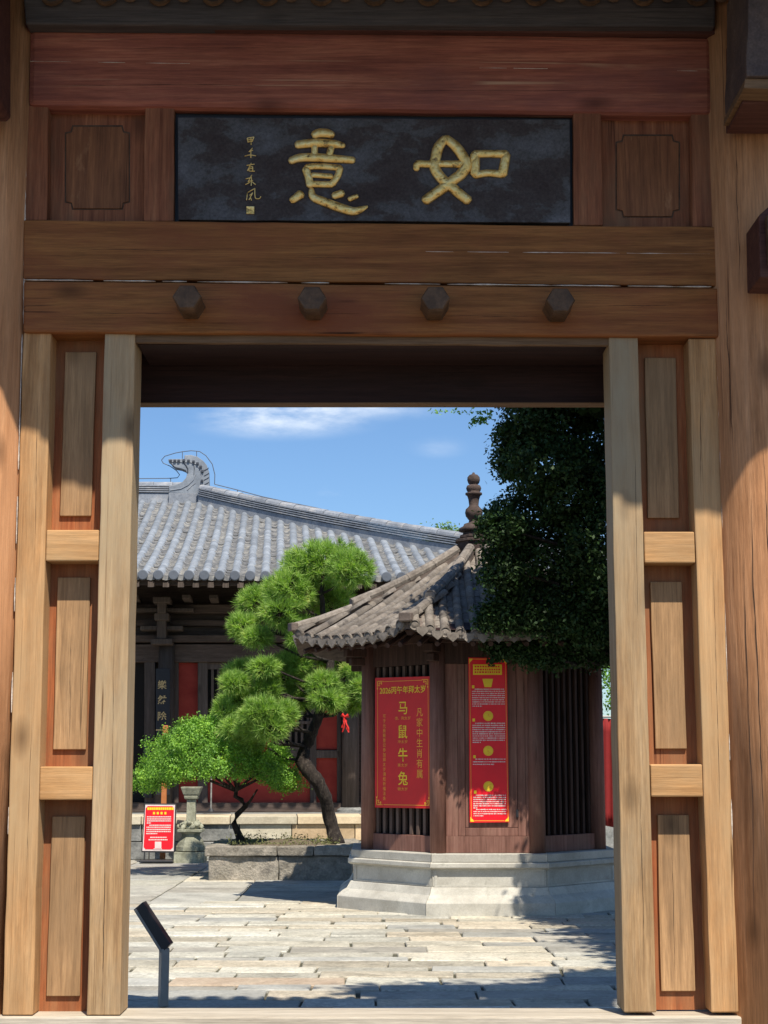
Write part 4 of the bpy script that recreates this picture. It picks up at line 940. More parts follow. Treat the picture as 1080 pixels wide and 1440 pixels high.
for k in range(8):
    n, t = fr(k); near = k in (0, 7, 1)
    NT = 11; sp = 2 * AE * ta / NT
    for i in range(NT):
        u = -AE * ta + (i + .5) * sp
        rend = max(abs(u) / ta, RA + .12); r = AE + .03; 
        while r > rend + .02:
            r2 = max(r - 0.28, RA)
            p = PR(k, u, r, 0.002); q = PR(k, u, r2, 0.002); yd = (q - p).normalized()
            x_ = t if t.dot(UP.cross(-n)) > 0 else t
            xx = yd.cross(UP).normalized(); zz = xx.cross(yd).normalized()
            if near: link('barrel_tile', pt_me, None, proof, loc=p, rot=basis_quat(xx, yd, zz))
            else: far.add([p + xx * w.co.x + yd * w.co.y + zz * w.co.z for w in pt_me.vertices], [tuple(f.vertices) for f in pt_me.polygons])
            r -= 0.285
        if near:
            p = PR(k, u, AE + .035, 0.0); xx = (-n).cross(UP).normalized()
            link('eave_disc', pd_me, None, proof, loc=p, rot=basis_quat(xx, -n, UP))
        if near and i < NT - 1:
            um = u + sp / 2; w = sp / 2 - .014; p = PR(k, um, AE + .04, -.02)
            MB().prism([p - t * w + UP * .02, p - t * w * .9 - UP * .025, p - UP * .075, p + t * w * .9 - UP * .025, p + t * w + UP * .02], -n * .02).build('drip_tile', M['tile_b'], proof)
        # pan tile lips
        um = u + sp / 2; r = AE
        while r > max(abs(um) / ta + .1, RA + .1):
            p = PR(k, um, r, -.012); q = PR(k, um, r - .16, -.018); w = sp / 2 - .03
            flips.add([p - t * w, p + t * w, q + t * w, q - t * w, p - t * w - UP * .02, p + t * w - UP * .02], [(0, 1, 2, 3), (4, 5, 1, 0)])
            r -= .14
far.build('rear_barrel_tiles', M['tile_b'], proof, smooth=True, kind='stuff')
flips.build('pan_tiles', M['tile_b'], proof, kind='stuff')
for k in range(8):     # hip between face k and k+1
    def hp(r, dz=0.0):
        p = FPt(k, r * ta, 0, r); p.z = pz(r, 1.0) + dz; return p
    re = 1.42
    d = (hp(.3) - PC); d.z = 0; d.normalize(); sd = UP.cross(d)
    up_path = [hp(r, .0) for r in (0.24, .6, 1.0, re)]
    mb = MB()
    for p in up_path:
        for sx, zz in ((-.042, -.04), (.042, -.04), (.042, .07), (-.042, .07)): mb.v.append(tuple(p + sd * sx + UP * zz))
    for i in range(3):
        for j in range(4): mb.f.append((i * 4 + j, i * 4 + (j + 1) % 4, i * 4 + 4 + (j + 1) % 4, i * 4 + 4 + j))
    mb.f += [(12, 13, 14, 15)]
    mb.build('hip_ridge_base', M['tile_bd'], proof)
    rr = [.24, .52, .82, 1.12, re + .03]
    for i in range(4):
        MB().tube([hp(rr[i], .095), hp(rr[i + 1] + .004, .095)], [.054, .058], 10).build('hip_ridge_tile', M['tile_b'], proof, smooth=False)
    e = hp(re + .035, .095); 
    MB().tube([e, e + d * .012], [.062, .055], 12).build('hip_end_disc', M['tile_b'], proof)
    MB().tube([hp(re - .05, .035), hp(1.8, .03), hp(AE + .02, .03)], .052, 10).build('lower_hip_tile', M['tile_b'], proof)
    e = hp(AE + .03, .035); MB().obox(e, d * .04, sd * .07, UP * .045).build('hip_end_block', M['tile_bd'], proof, bevel=.01)
    # corner rafter and short rafters below the eave
    MB().tube([hp(1.2, -.22), hp(AE - .06, -.13)], .05, 6).build('corner_rafter', M['pav_dark'], proof)
for k in (7, 0, 1):
    for i in range(9):
        u = -.72 + i * .18
        MB().tube([FPt(k, u * .62, pz(1.3, 0) - .18, 1.3), FPt(k, u * 1.02, pz(2.05, 0) - .125, 2.05)], .028, 6).build('rafter', M['pav_dark'], proof)
    fbox('eave_purlin', k, -1.5 * ta + .01, 1.5 * ta - .01, 2.81, 2.90, 1.44, 1.5, M['pav_dark'])
# finial
fz0 = 4.13; S = .0029; cxf = PC.x - .04; cyf = PC.y
MB().lathe((cxf, cyf, 0), [(.20, 3.95), (.21, 4.08), (.235, 4.09), (.235, 4.115), (.17, 4.13), (.18, 4.14), (.18, 4.165), (.14, 4.18), (.14, 4.20), (.12, 4.215), (.10, 4.23), (.08, 4.26)], 8, rot=R(22.5)).build('finial_base', M['finial'], proof)
def fy(y_): return at(665, 560 + y_ * .352, PC.y).z
prof = [(62, 532), (60, 520), (44, 512), (40, 503), (22, 497), (20, 488), (24, 484), (33, 472), (36, 458), (33, 444), (22, 434), (19, 428), (22, 405), (27, 390), (34, 386), (34, 379), (24, 376), (28, 370), (31, 360), (27, 350), (16, 345), (22, 340), (26, 328), (25, 316), (17, 307), (6, 303), (5, 298), (1, 296)]
MB().lathe((cxf, cyf, 0), [(r * S, fy(y_)) for r, y_ in prof], 18).build('finial', M['finial'], proof, smooth=True)

# posters on the pavilion
def poster_frame(k, a): n, t = fr(k); return FPt(k, 0, 0, a), n, t
p0, n0, t0_ = poster_frame(7, A + .012)
def q1(zx, zy): return on_plane(500 + zx * .20833, 920 + zy * .20833, p0, n0)
po = thing('poster', q1(320, 1035), 'dark red poster with large yellow zodiac characters on the left lattice of the pavilion', 'poster')
cr = [q1(132, 160), q1(502, 149), q1(512, 1041), q1(130, 1035)]
MB().prism(cr, -n0 * .012).build('sheet', M['red'], po)
def q1o(zx, zy, d=.002): return q1(zx, zy) + n0 * d
bl = MB()
for a_, b_ in (((185, 185), (452, 175)), ((150, 235), (149, 965)), ((490, 225), (497, 965)), ((190, 1015), (455, 1020))):
    x, y_ = q1o(*a_), q1o(*b_); dd = (y_ - x).normalized(); s_ = dd.cross(n0) * .0028
    bl.add([x - s_, x + s_, y_ + s_, y_ - s_], [(0, 1, 2, 3)])
for cx, cy, sx, sy in ((145, 180, 1, 1), (492, 168, -1, 1), (140, 1018, 1, -1), (500, 1022, -1, -1)):
    for (a_, b_, w_, h_) in ((0, 0, 34, 6), (0, 0, 6, 40), (12, 12, 12, 6), (12, 12, 6, 16), (26, 8, 8, 16), (6, 30, 16, 5), (30, 0, 14, 4), (0, 44, 8, 14)):
        p = [(cx + sx * a_, cy + sy * b_), (cx + sx * (a_ + w_), cy + sy * b_), (cx + sx * (a_ + w_), cy + sy * (b_ + h_)), (cx + sx * a_, cy + sy * (b_ + h_))]
        bl.add([q1o(*w) for w in p], [(0, 1, 2, 3)])
bl.build('gold_border', M['orange'], po)
def dist2(za, zb): return (q1(*za) - q1(*zb)).length
text('2026丙午年拜太岁', q1(316, 244), t0_, UP, .085, M['yellow'], po, width=dist2((163, 244), (472, 240)), bold=.012)
for ch, y_ in (('马', 368), ('鼠', 530), ('牛', 686), ('兔', 845)): text(ch, q1(320, y_), t0_, UP, .155, M['yellow'], po, bold=.007)
for s_, y_, w_ in (('值、刑太岁', 433, 100), ('冲太岁', 592, 62), ('害太岁', 750, 62), ('破太岁', 911, 62)): text(s_, q1(318, y_), t0_, UP, .038, M['orange'], po, width=dist2((0, y_), (w_, y_)), bold=.0)
for i, ch in enumerate('凡家中生肖有属'): text(ch, q1(433, 395 + i * 69.5), t0_, UP, .100, M['orange'], po, bold=.003)
for i, ch in enumerate('可于元辰殿登记参加拜太岁诵经祈福法会'): text(ch, q1(195, 420 + i * 32.6), t0_, UP, .046, M['orange'], po, bold=.0)

p2, n2, t2 = poster_frame(0, A + .002)
def q2(zx, zy, d=0.0): return on_plane(620 + zx * .20833, 900 + zy * .20833, p2, n2) + n2 * d
po2 = thing('banner', q2(325, 1230), 'tall bright red banner with gold medallions and fine white print on the pavilion door', 'banner')
MB().prism([q2(185, 118), q2(445, 124), q2(461, 1230), q2(195, 1233)], -n2 * .015).build('sheet', M['redlit'], po2)
bl = MB(); wl_ = MB(); yl = MB()
def qd(mb, x0, y0, x1, y1, d=.002): mb.add([q2(x0, y0, d), q2(x1, y0, d), q2(x1, y1, d), q2(x0, y1, d)], [(0, 3, 2, 1)])
for i in range(12):
    f0 = i / 12; f1 = (i + 1) / 12
    for xa, xb in ((193, 204), (434, 452)):
        xo0 = xa + (xb - xa) * f0; xo1 = xa + (xb - xa) * f1; ya = 150 + 1050 * f0; yb = 150 + 1050 * f1
        bl.add([q2(xo0, ya, .002), q2(xo0 + 3, ya, .002), q2(xo1 + 3, yb, .002), q2(xo1, yb, .002)], [(0, 3, 2, 1)])
qd(bl, 215, 127, 420, 131); qd(bl, 225, 1218, 430, 1222)
for x, y_, s in ((190, 126, 1), (440, 130, -1), (199, 1226, 1), (458, 1224, -1)):
    yy = -1 if y_ > 900 else 1
    yl.add([q2(x, y_, .003), q2(x + s * 26, y_, .003), q2(x + s * 18, y_ + yy * 14, .003), q2(x + s * 8, y_ + yy * 22, .003), q2(x, y_ + yy * 34, .003)], [(0, 1, 2, 3, 4) if s * yy < 0 else (4, 3, 2, 1, 0)])
qd(yl, 217, 165, 412, 235); yl.add([q2(280, 262, .003), q2(352, 262, .003), q2(340, 318, .003), q2(294, 318, .003)], [(0, 3, 2, 1)])
rd = MB()
for y_ in (180, 200, 218):
    x = 228
    while x < 400: w_ = random.uniform(6, 14); qd(rd, x, y_ - 6, x + w_, y_ + 5, .004); x += w_ + 6
rd.build('title_print', M['redlit'], po2)
for x, y_ in ((217, 316), (221, 540), (226, 788), (231, 1026)): qd(yl, x - 8, y_ - 10, x + 9, y_ + 10, .003)
bl.build('gold_border', M['orange'], po2); yl.build('yellow_print', M['yellow'], po2, kind='stuff')
for cy in (513, 748, 988):
    c = q2(319 + (cy - 513) * .004, cy, .003); mb = MB(); rr = .053
    mb.add([c + t2 * rr * math.cos(a) + UP * rr * math.sin(a) for a in np.linspace(0, 2 * math.pi, 24, endpoint=False)], [tuple(range(24))]); mb.build('medallion', M['yellow'], po2)
    mb = MB(); c = c + n2 * .001
    for j in range(24):
        a, b = 2 * math.pi * j / 24, 2 * math.pi * (j + 1) / 24
        mb.add([c + (t2 * math.cos(a) + UP * math.sin(a)) * .043, c + (t2 * math.cos(b) + UP * math.sin(b)) * .043, c + (t2 * math.cos(b) + UP * math.sin(b)) * .047, c + (t2 * math.cos(a) + UP * math.sin(a)) * .047], [(0, 1, 2, 3)])
    for j in range(9):
        a = random.uniform(0, 6.3); r_ = random.uniform(0, .03); pc = c + (t2 * math.cos(a) + UP * math.sin(a)) * r_
        mb.add([pc, pc + t2 * .012, pc + t2 * .012 + UP * .006, pc + UP * .008], [(0, 1, 2, 3)])
    mb.build('medallion_mark', M['orange'], po2)
def lines(ys, x0=210, x1=430, last=.3):
    for i, y_ in enumerate(ys):
        xe = x0 + (x1 - x0) * (last if i == len(ys) - 1 else 1); x = x0 + (18 if i == 0 else 0)
        while x < xe:
            w_ = random.uniform(3, 11); h = random.uniform(2.4, 4.2)
            qd(wl_, x + (y_ - 330) * .012, y_ - h, min(x + w_, xe) + (y_ - 330) * .012, y_ + h, .003); x += w_ + random.choice((1.6, 1.6, 2.5, 5))
lines(np.arange(332, 450, 14.3)); lines(np.arange(562, 695, 14.3), last=.25); lines([804, 822, 839], last=.65); lines(np.arange(1048, 1140, 14.3), last=.12); lines(np.arange(1144, 1195, 14.3), last=.3)
wl_.build('white_print', M['white'], po2, kind='stuff')

# ==================================================================== SMALL THINGS IN THE YARD
# black reading post close to the gate
b = at(230, 1436, 3.55); bx = (230 - 540) / FPX * 10.4
post = thing('information_post', (bx, 3.6, 0), 'slim black reading post with a tilted panel standing just inside the threshold', 'sign post')
YP = 3.6; q = [at(x, y_, YP) for x, y_ in ((222.5, 1338), (238.5, 1330), (238.5, 1440), (222.5, 1440))]
x0 = q[0].x; x1 = q[1].x; xm = x0 + (x1 - x0) * .36; ztp = q[0].z
mb = MB(); zs = (0.0, at(230, 1334, YP).z)
mb.prism([(xm, YP - .03, 0), (x1, YP + .005, 0), (x1 - .01, YP + .05, 0), (x0, YP + .03, 0)], (0, 0, zs[1])).build('post', M['greymetal'], post, bevel=.002)
pf = [at(x, y_, YP - .02) for x, y_ in ((187.5, 1279.5), (200.5, 1268.5), (239.5, 1328), (226.5, 1341))]
MB().prism(pf, (.008, .10, .0)).build('reading_panel', M['black'], post, bevel=.003)
pg = [at(x, y_, YP - .024) for x, y_ in ((188.8, 1280.2), (191.5, 1278), (229, 1338.5), (226.5, 1340))]
MB().prism(pg, (.0, .004, .0)).build('panel_rim', M['greymetal'], post)

# red notice on a black stand by the lamp
ns = thing('notice_stand', at(222, 1205, 17.6), 'red notice board with yellow heading on a black floor stand', 'notice board')
YS = 17.55
def zq(x, y_, Y=YS): return at(190 + x / 9, 1090 + y_ / 9, Y)
MB().prism([zq(118, 358), zq(520, 362), zq(500, 985), zq(78, 975)], (0, .05, 0)).build('frame', M['black'], ns, bevel=.004)
MB().prism([zq(130, 374, YS - .004), zq(506, 376, YS - .004), zq(488, 962, YS - .004), zq(92, 958, YS - .004)], (0, .003, 0)).build('pale_border', M['white'], ns)
MB().prism([zq(x, y_, YS - .007) for x, y_ in ((160, 392), (472, 394), (492, 420), (478, 915), (450, 942), (130, 938), (108, 910), (134, 420))], (0, .002, 0)).build('sheet', M['redlit'], ns)
yl = MB(); wl_ = MB()
def zd(mb, x0, y0, x1, y1): mb.add([zq(x0, y0, YS - .010), zq(x1, y0, YS - .010), zq(x1, y1, YS - .010), zq(x0, y1, YS - .010)], [(0, 3, 2, 1)])
x = 155
while x < 470:
    w_ = random.uniform(18, 30); zd(yl, x, 408, x + w_, 440); x += w_ + 4
for i in range(4): zd(yl, 226 + i * 48, 466, 252 + i * 48, 497)
for ys, x0_, x1_ in (((528, 555, 580), 150, 455), ((606,), 148, 200), ((635,), 180, 455), ((660, 688, 714), 144, 450), ((740,), 140, 280), ((788,), 190, 400), ((818,), 170, 410), ((935,), 235, 340)):
    for y_ in ys:
        x = x0_
        while x < x1_: w_ = random.uniform(8, 24); zd(wl_, x, y_ - 7, min(x + w_, x1_), y_ + 7); x += w_ + 4
zd(wl_, 250, 842, 332, 925)
yl.build('yellow_heading', M['yellow'], ns); wl_.build('pale_print', M['white'], ns, kind='stuff')
for x in (110, 480): MB().prism([zq(x, 975), zq(x + 14, 975), zq(x + 10, 1075), zq(x - 4, 1075)], (0, .03, 0)).build('leg', M['black'], ns)
c = zq(280, 1085, YS); 
MB().box(c.x - .26, c.x + .26, YS - .16, YS + .16, 0.012, 0.045).build('base_plate', M['black'], ns, bevel=.008)

# slender orange timber post behind the notice
p = at(230.5, 1120, 17.95); t = at(230.5, 1020, 17.95).z
ow = MB().box(p.x - .04, p.x + .04, 17.92, 18.0, -.01, t).build('timber_post', M['orangewood'], bevel=.006)
ow['label'] = 'slender orange wooden post rising behind the red notice board'; ow['category'] = 'post'
p = at(296.5, 1143, 19.2)
mp_ = thing('metal_pole', p, 'thin pale metal pole on a round foot on the hall platform beneath the domed shrub', 'pole')
MB().tube([p, (p.x, p.y, at(296.5, 1085, 19.2).z)], .013, 8).build('pole', M['plat_g'], mp_)
MB().lathe((p.x, p.y, p.z), [(.33, 0), (.33, .02), (.05, .035), (.03, .07)], 20, sy=.6).build('foot', M['black'], mp_)

# stone lamp pedestal
LY = 17.75; lc = at(268, 1200, LY); mpp = (LY - CAM.y) / FPX * 1.01
lamp = thing('stone_lamp', (lc.x, LY, 0), 'mossy carved stone lamp pillar with flared capital beside the red notice board', 'stone lamp')
def lz(y_): return at(268, 1090 + y_ / 9, LY).z
def sq(name, prof, rot=45, n=4, sc_=1.0): 
    f = 1 / math.cos(math.pi / n)
    return MB().lathe((lc.x, LY, 0), [(w_ / 18 * mpp * f, max(-.01, lz(y_))) for w_, y_ in prof], n, rot=R(rot)).build(name, M['lampstone'], lamp, bevel=.006)
sq('base_block', [(365, 1105), (365, 965)])
sq('flared_foot', [(345, 955), (345, 905), (320, 880), (290, 835), (250, 800), (210, 770), (215, 745), (250, 725), (280, 718)], 22.5, 8)
sq('foot_plate', [(300, 716), (300, 682)])
sq('shaft', [(110, 600), (105, 310)])
sq('capital', [(130, 308), (160, 295), (170, 270), (165, 262), (190, 240), (215, 200), (240, 165), (245, 148)])
for i in range(26):
    a = random.uniform(0, 6.28); zz = random.uniform(590, 680); r_ = (0.45 + (zz - 590) / 160) * .19
    c = Vector((lc.x + r_ * math.cos(a), LY + r_ * math.sin(a), lz(zz))); 
    if i == 0: cvb = MB()
    d = Vector((random.uniform(-1, 1), random.uniform(-1, 1), random.uniform(-.6, .9))).normalized()
    cvb.tube([c - d * .06, c, c + d * .05], [.02, .045, .015], 6)
cvb.lathe((lc.x, LY, 0), [(.14, lz(682)), (.12, lz(640)), (.075, lz(590))], 10)
cvb.build('carved_beasts', M['lampstone'], lamp, smooth=True)

# planter
PX0, PX1, PY0, PY1 = -2.32, -.46, 14.0, 15.75
zc_ = .445; zm = .315
plt = thing('stone_planter', ((PX0 + PX1) / 2, (PY0 + PY1) / 2, 0), 'low rectangular planter of rough grey stone slabs left of the pavilion', 'planter')
def rblock(name, x0, x1, y0, y1, z0, z1, mt=M['planter'], rough=.012, bev=.015):
    """a stone block with an uneven, subdivided skin"""
    mb = MB(); nx = max(2, int((x1 - x0) / .12)); ny = max(2, int((y1 - y0) / .12)); nz_ = max(1, int((z1 - z0) / .09))
    idx = {}
    for i in range(nx + 1):
        for j in range(ny + 1):
            for k in range(nz_ + 1):
                if i in (0, nx) or j in (0, ny) or k in (0, nz_):
                    idx[i, j, k] = len(mb.v)
                    mb.v.append((x0 + (x1 - x0) * i / nx + random.uniform(-rough, rough), y0 + (y1 - y0) * j / ny + random.uniform(-rough, rough), z0 + (z1 - z0) * k / nz_ + random.uniform(-rough, rough) * .6))
    for i in range(nx):
        for j in range(ny):
            for k, o in ((0, 1), (nz_, 0)):
                q = [idx[i, j, k], idx[i + 1, j, k], idx[i + 1, j + 1, k], idx[i, j + 1, k]]; mb.f.append(tuple(q[::-1] if o else q))
    for i in range(nx):
        for k in range(nz_):
            for j, o in ((0, 0), (ny, 1)):
                q = [idx[i, j, k], idx[i + 1, j, k], idx[i + 1, j, k + 1], idx[i, j, k + 1]]; mb.f.append(tuple(q[::-1] if o else q))
    for j in range(ny):
        for k in range(nz_):
            for i, o in ((0, 1), (nx, 0)):
                q = [idx[i, j, k], idx[i, j + 1, k], idx[i, j + 1, k + 1], idx[i, j, k + 1]]; mb.f.append(tuple(q[::-1] if o else q))
    return mb.build(name, mt, plt, smooth=False, bevel=bev if bev else 0)
for x0, x1 in ((PX0, -1.42), (-1.405, -.93), (-.915, PX1 + .1)): rblock('cap_slab', x0 - (.05 if x0 == PX0 else 0), x1, PY0 - .05, PY0 + .22, zm + .006, zc_)
for x0, x1 in ((PX0, -1.40), (-1.39, PX1 + .02)): rblock('wall_slab', x0, x1, PY0, PY0 + .16, -.02, zm, rough=.008)
rblock('wall_slab', PX0, PX0 + .16, PY0 + .17, PY1, -.02, zm); rblock('wall_slab', PX1 - .14, PX1 + .02, PY0 + .17, PY1, -.02, zm)
rblock('cap_slab', PX0 - .05, PX0 + .22, PY0 + .23, PY1, zm + .006, zc_); rblock('cap_slab', PX1 - .2, PX1 + .1, PY0 + .23, PY1, zm + .006, zc_)
rblock('wall_slab', PX0, PX1, PY1 + .01, PY1 + .17, -.02, zm); rblock('cap_slab', PX0 - .05, PX1 + .05, PY1 + .01, PY1 + .22, zm + .006, zc_)
so = MB(); nx, ny = 24, 18
for i in range(nx + 1):
    for j in range(ny + 1):
        x = PX0 + .15 + (PX1 - PX0 - .28) * i / nx; yy = PY0 + .15 + (PY1 - PY0 - .2) * j / ny
        so.v.append((x, yy, zc_ - .03 + .07 * math.sin(math.pi * i / nx) * math.sin(math.pi * j / ny) + random.uniform(-.012, .012)))
for i in range(nx):
    for j in range(ny): a = i * (ny + 1) + j; so.f.append((a, a + ny + 1, a + ny + 2, a + 1))
so.build('soil', M['soil'], plt, kind='stuff')
wp = np.stack([rng.uniform(PX0 + .2, PX1 - .15, 900), rng.uniform(PY0 + .2, PY1 - .1, 900), np.full(900, zc_ + .02)], 1)
kx = rng.integers(0, 40, 500); wc = wp[:40]; w2 = wc[kx] + rng.normal(0, .03, (500, 3)) + np.array([0, 0, .04])
wn_ = rng.normal(size=(1400, 3)); wn_ /= np.linalg.norm(wn_, axis=1, keepdims=True); wpos = np.concatenate([wp, w2])
wd = rng.normal(size=(1400, 3)); wd /= np.linalg.norm(wd, axis=1, keepdims=True); ws = np.cross(wn_, wd)
arr_mesh('weeds_and_litter', np.stack([wpos - wd * .02, wpos + ws * .008, wpos + wd * .02, wpos - ws * .008], 1).reshape(-1, 3), 4, M['weed'], plt, kind='stuff')

# ==================================================================== PLANTS
def unit(v): return v / np.linalg.norm(v, axis=-1, keepdims=True)
def leaf_quads(pos, nrm, size, aspect=0.5):
    """pointed leaf (4 corners) per position"""
    n = len(pos); d = unit(rng.normal(size=(n, 3))); d = unit(d - (d * nrm).sum(1, keepdims=True) * nrm * 0.8); s = np.cross(nrm, d); s = unit(s)
    L_ = (size * rng.uniform(.65, 1.25, n))[:, None]; w = L_ * aspect
    v = np.stack([pos - d * L_ * .5, pos + s * w * .5, pos + d * L_ * .5, pos - s * w * .5], 1)
    return v.reshape(-1, 3)
def clump_points(c, r, n, twigs, tw_r, shell=0.55, flat_bottom=None):
    c = np.array(c, float); r = np.array(r, float)
    d = unit(rng.normal(size=(twigs, 3))); rad = rng.uniform(shell, 1.0, twigs) ** .7
    bump = 1 + .16 * np.sin(d[:, 0] * 5 + c[0] * 3) * np.cos(d[:, 2] * 6 + c[2]) + rng.normal(0, .05, twigs)
    t = c + d * r * (rad * bump)[:, None]
    if flat_bottom is not None: t[:, 2] = np.maximum(t[:, 2], flat_bottom + rng.uniform(0, .08, twigs))
    k = rng.integers(0, twigs, n); ax = unit(d[k] + rng.normal(0, .5, (n, 3)))
    return t[k] + rng.normal(0, tw_r, (n, 3)), unit(d[k] * .6 + rng.normal(0, .8, (n, 3)) + np.array([0, 0, .5]))
def pxc(px, py, rx, ry, Y, ryd=None):
    p = at(px, py, Y); m = (Y - CAM.y) / FPX
    return (p.x, Y, p.z), (rx * m, (ryd if ryd else (rx + ry) / 2) * m, ry * m)

# --- pine in the planter
TY = 14.85; mpx = (TY - CAM.y) / FPX
pine = thing('pine_tree', at(472, 1186, TY), 'crooked dark-trunked pine with tufted bright green needles growing from the stone planter', 'pine tree')
tp = [(474, 1190), (468, 1168), (463, 1146), (458, 1122), (448, 1100), (434, 1084), (424, 1070), (430, 1050), (440, 1030), (447, 1008), (455, 985), (461, 960), (465, 930), (463, 900), (455, 870), (452, 835), (455, 800)]
tr = [15, 11, 10.5, 11, 12, 12, 12, 9.5, 9, 8.5, 8, 7, 6.5, 6, 5, 4, 2.5]
def yoff(i): return .10 * math.sin(i * 1.1)
P3 = [at(x, y_, TY + yoff(i)) for i, (x, y_) in enumerate(tp)]
tk = MB(); pts = []; rr = []
for i in range(len(P3) - 1):
    for t in (0, .33, .66): pts.append(P3[i].lerp(P3[i + 1], t) + Vector((random.uniform(-.008, .008), 0, 0))); rr.append((tr[i] + (tr[i + 1] - tr[i]) * t) * .84 * mpx * random.uniform(.93, 1.07))
pts.append(P3[-1]); rr.append(tr[-1] * mpx)
tk.tube(pts, rr, 14)
pclumps = [(318, 1000, 18, 14), (355, 1042, 24, 16), (380, 1022, 26, 20), (330, 1025, 22, 16), (400, 1005, 18, 18), (457, 798, 62, 38), (492, 802, 36, 28), (428, 805, 36, 28), (405, 832, 38, 28), (368, 850, 36, 26), (395, 862, 30, 22), (343, 882, 24, 20), (362, 898, 22, 14),
           (345, 945, 30, 17), (372, 940, 24, 14), (398, 950, 28, 20), (375, 970, 24, 16), (335, 985, 30, 16), (368, 1002, 32, 20), (392, 990, 24, 18), (350, 1022, 20, 14),
           (432, 962, 26, 18), (462, 985, 26, 14), (490, 978, 24, 16), (512, 970, 20, 16), (420, 985, 18, 13), (415, 900, 13, 10), (440, 920, 40, 18), (500, 945, 24, 12), (470, 850, 34, 20), (425, 880, 26, 14), (480, 930, 30, 18), (455, 965, 24, 20), (500, 990, 18, 12), (330, 960, 22, 14), (410, 935, 28, 16)]
ndl = []
def tufts(cen, axes, K, L_, wbase):
    n = len(cen); d = unit(axes[:, None, :] * 0.75 + rng.normal(0, .50, (n, K, 3)))
    ln = L_ * rng.uniform(.7, 1.15, (n, K, 1)); s = unit(np.cross(d, rng.normal(size=(n, K, 3)))) * wbase
    b = cen[:, None, :] + d * .008; tip = cen[:, None, :] + d * ln
    return np.stack([b - s, b + s, tip], 2).reshape(-1, 3)
for ci, (px, py, rx, ry) in enumerate(pclumps):
    Yc = TY + [-.15, .2, -.3, .1][ci % 4] - (.75 if py > 1000 else 0) + (.25 if py in (920, 945, 850, 880, 930) else 0)
    c, r = pxc(px, py, rx - 4, ry - 3, Yc, rx * .8)
    nt = int(36 + rx * ry * .16); d = unit(rng.normal(size=(nt, 3)) + np.array([0, -.15, .25])); cen = np.array(c) + d * np.array(r) * rng.uniform(.55, 1.05, (nt, 1))
    ndl.append(tufts(cen, unit(d + np.array([0, 0, .35])), 24, .135, .0058))
    # branch to the clump
    j = int(np.argmin([abs(p.z - (c[2] - .25)) for p in P3[6:]])) + 6; s_ = P3[j]; e = Vector(c)
    tk.tube([s_, s_.lerp(e, .4) + Vector((0, 0, -.06)), s_.lerp(e, .75) + Vector((0, 0, .0)), e], [.022, .018, .014, .007], 7)
    for q in range(0, nt, 5): tk.tube([e, e.lerp(Vector(cen[q]), .5) + Vector((0, 0, -.02)), Vector(cen[q])], [.009, .006, .004], 4, caps=False)
tk.build('trunk', M['bark'], pine, smooth=True)
arr_mesh('needles', np.concatenate(ndl), 3, M['needle'], pine)

# ribbons tied in the pine
for (px, py, s, lab) in ((412, 1003, 1.0, 'red ribbon tied in the pine beside the lattice window'), (485, 1008, 1.25, 'red tassel hanging from the pine nearest the pavilion wall'), (375, 1042, 1.1, 'red ribbon hanging lowest over the domed shrub')):
    Yr = TY - .45; c = at(px, py, Yr); mb = MB()
    rb = thing('ribbon', c, lab, 'ribbon', 'red ribbons tied in the pine')
    for k in range(5):
        w_ = .018; a = random.uniform(-.6, .6); L_ = .14 * s * random.uniform(.7, 1.3); p = Vector(c); vs = []
        for i in range(5):
            q = p + Vector((a * .1 * i / 4 + .01 * math.sin(i * 2 + k), .01 * math.sin(i + k), -L_ * i / 4)); vs += [q - Vector((w_ / 2, .003, 0)), q + Vector((w_ / 2, .003, 0))]
        mb.add(vs, [(2 * i, 2 * i + 1, 2 * i + 3, 2 * i + 2) for i in range(4)])
    mb.build('strands', M['ribbon'], rb)
    MB().tube([c + Vector((-.045, 0, .03)), c, c + Vector((.05, 0, .02))], [.03, .014, .03], 8).build('bow', M['ribbon'], rb)

# --- domed shrub
DY = 14.95; sh = thing('domed_shrub', at(336, 1184, DY), 'wide dome-shaped shrub of small bright leaves on a twisted stem in the planter', 'shrub')
st = [(340, 1186), (335, 1172), (329, 1158), (333, 1146), (345, 1134), (340, 1125), (331, 1120), (333, 1106), (325, 1080)]
q = MB(); q.tube([at(x, y_, DY + .04 * math.sin(i * 2)) for i, (x, y_) in enumerate(st)], [.07, .05, .042, .04, .04, .034, .032, .03, .02], 10)
for (x, y_) in ((230, 1080), (270, 1060), (380, 1080), (410, 1095), (300, 1045), (350, 1050)): q.tube([at(331, 1112, DY), at((x + 331) / 2, 1092, DY), at(x, y_, DY)], [.025, .018, .008], 6)
q.tube([at(345, 1134, DY), at(352, 1126, DY), at(362, 1110, DY)], [.03, .02, .012], 6)
q.build('stem', M['bark'], sh, smooth=True)
c = at(305, 1095, DY); N = 62000
cx, cz_ = c.x, c.z
th_ = rng.uniform(0, 2 * np.pi, N // 40); ph_ = np.arccos(rng.uniform(-.06, 1, N // 40))
hd = np.stack([np.sin(ph_) * np.cos(th_), np.sin(ph_) * np.sin(th_), np.cos(ph_)], 1)
rs = np.array([1.15, .95, .80]); bump = 1 + .07 * np.sin(th_ * 7) * np.sin(ph_ * 5) + rng.normal(0, .03, len(th_))
inner = rng.uniform(.75, 1.0, len(th_))
tw = np.array([cx, DY, cz_]) + hd * rs * (bump * inner)[:, None]
# flat-cut crown: skew so the dome leans, edges hang
tw[:, 2] += -0.20 * np.abs(hd[:, 0]) ** 3 + 0.07
k = rng.integers(0, len(tw), N); pos = tw[k] + rng.normal(0, .035, (N, 3))
arr_mesh('leaves', leaf_quads(pos, unit(hd[k] * .7 + rng.normal(0, .7, (N, 3))), .034, .6), 4, M['elm'], sh)

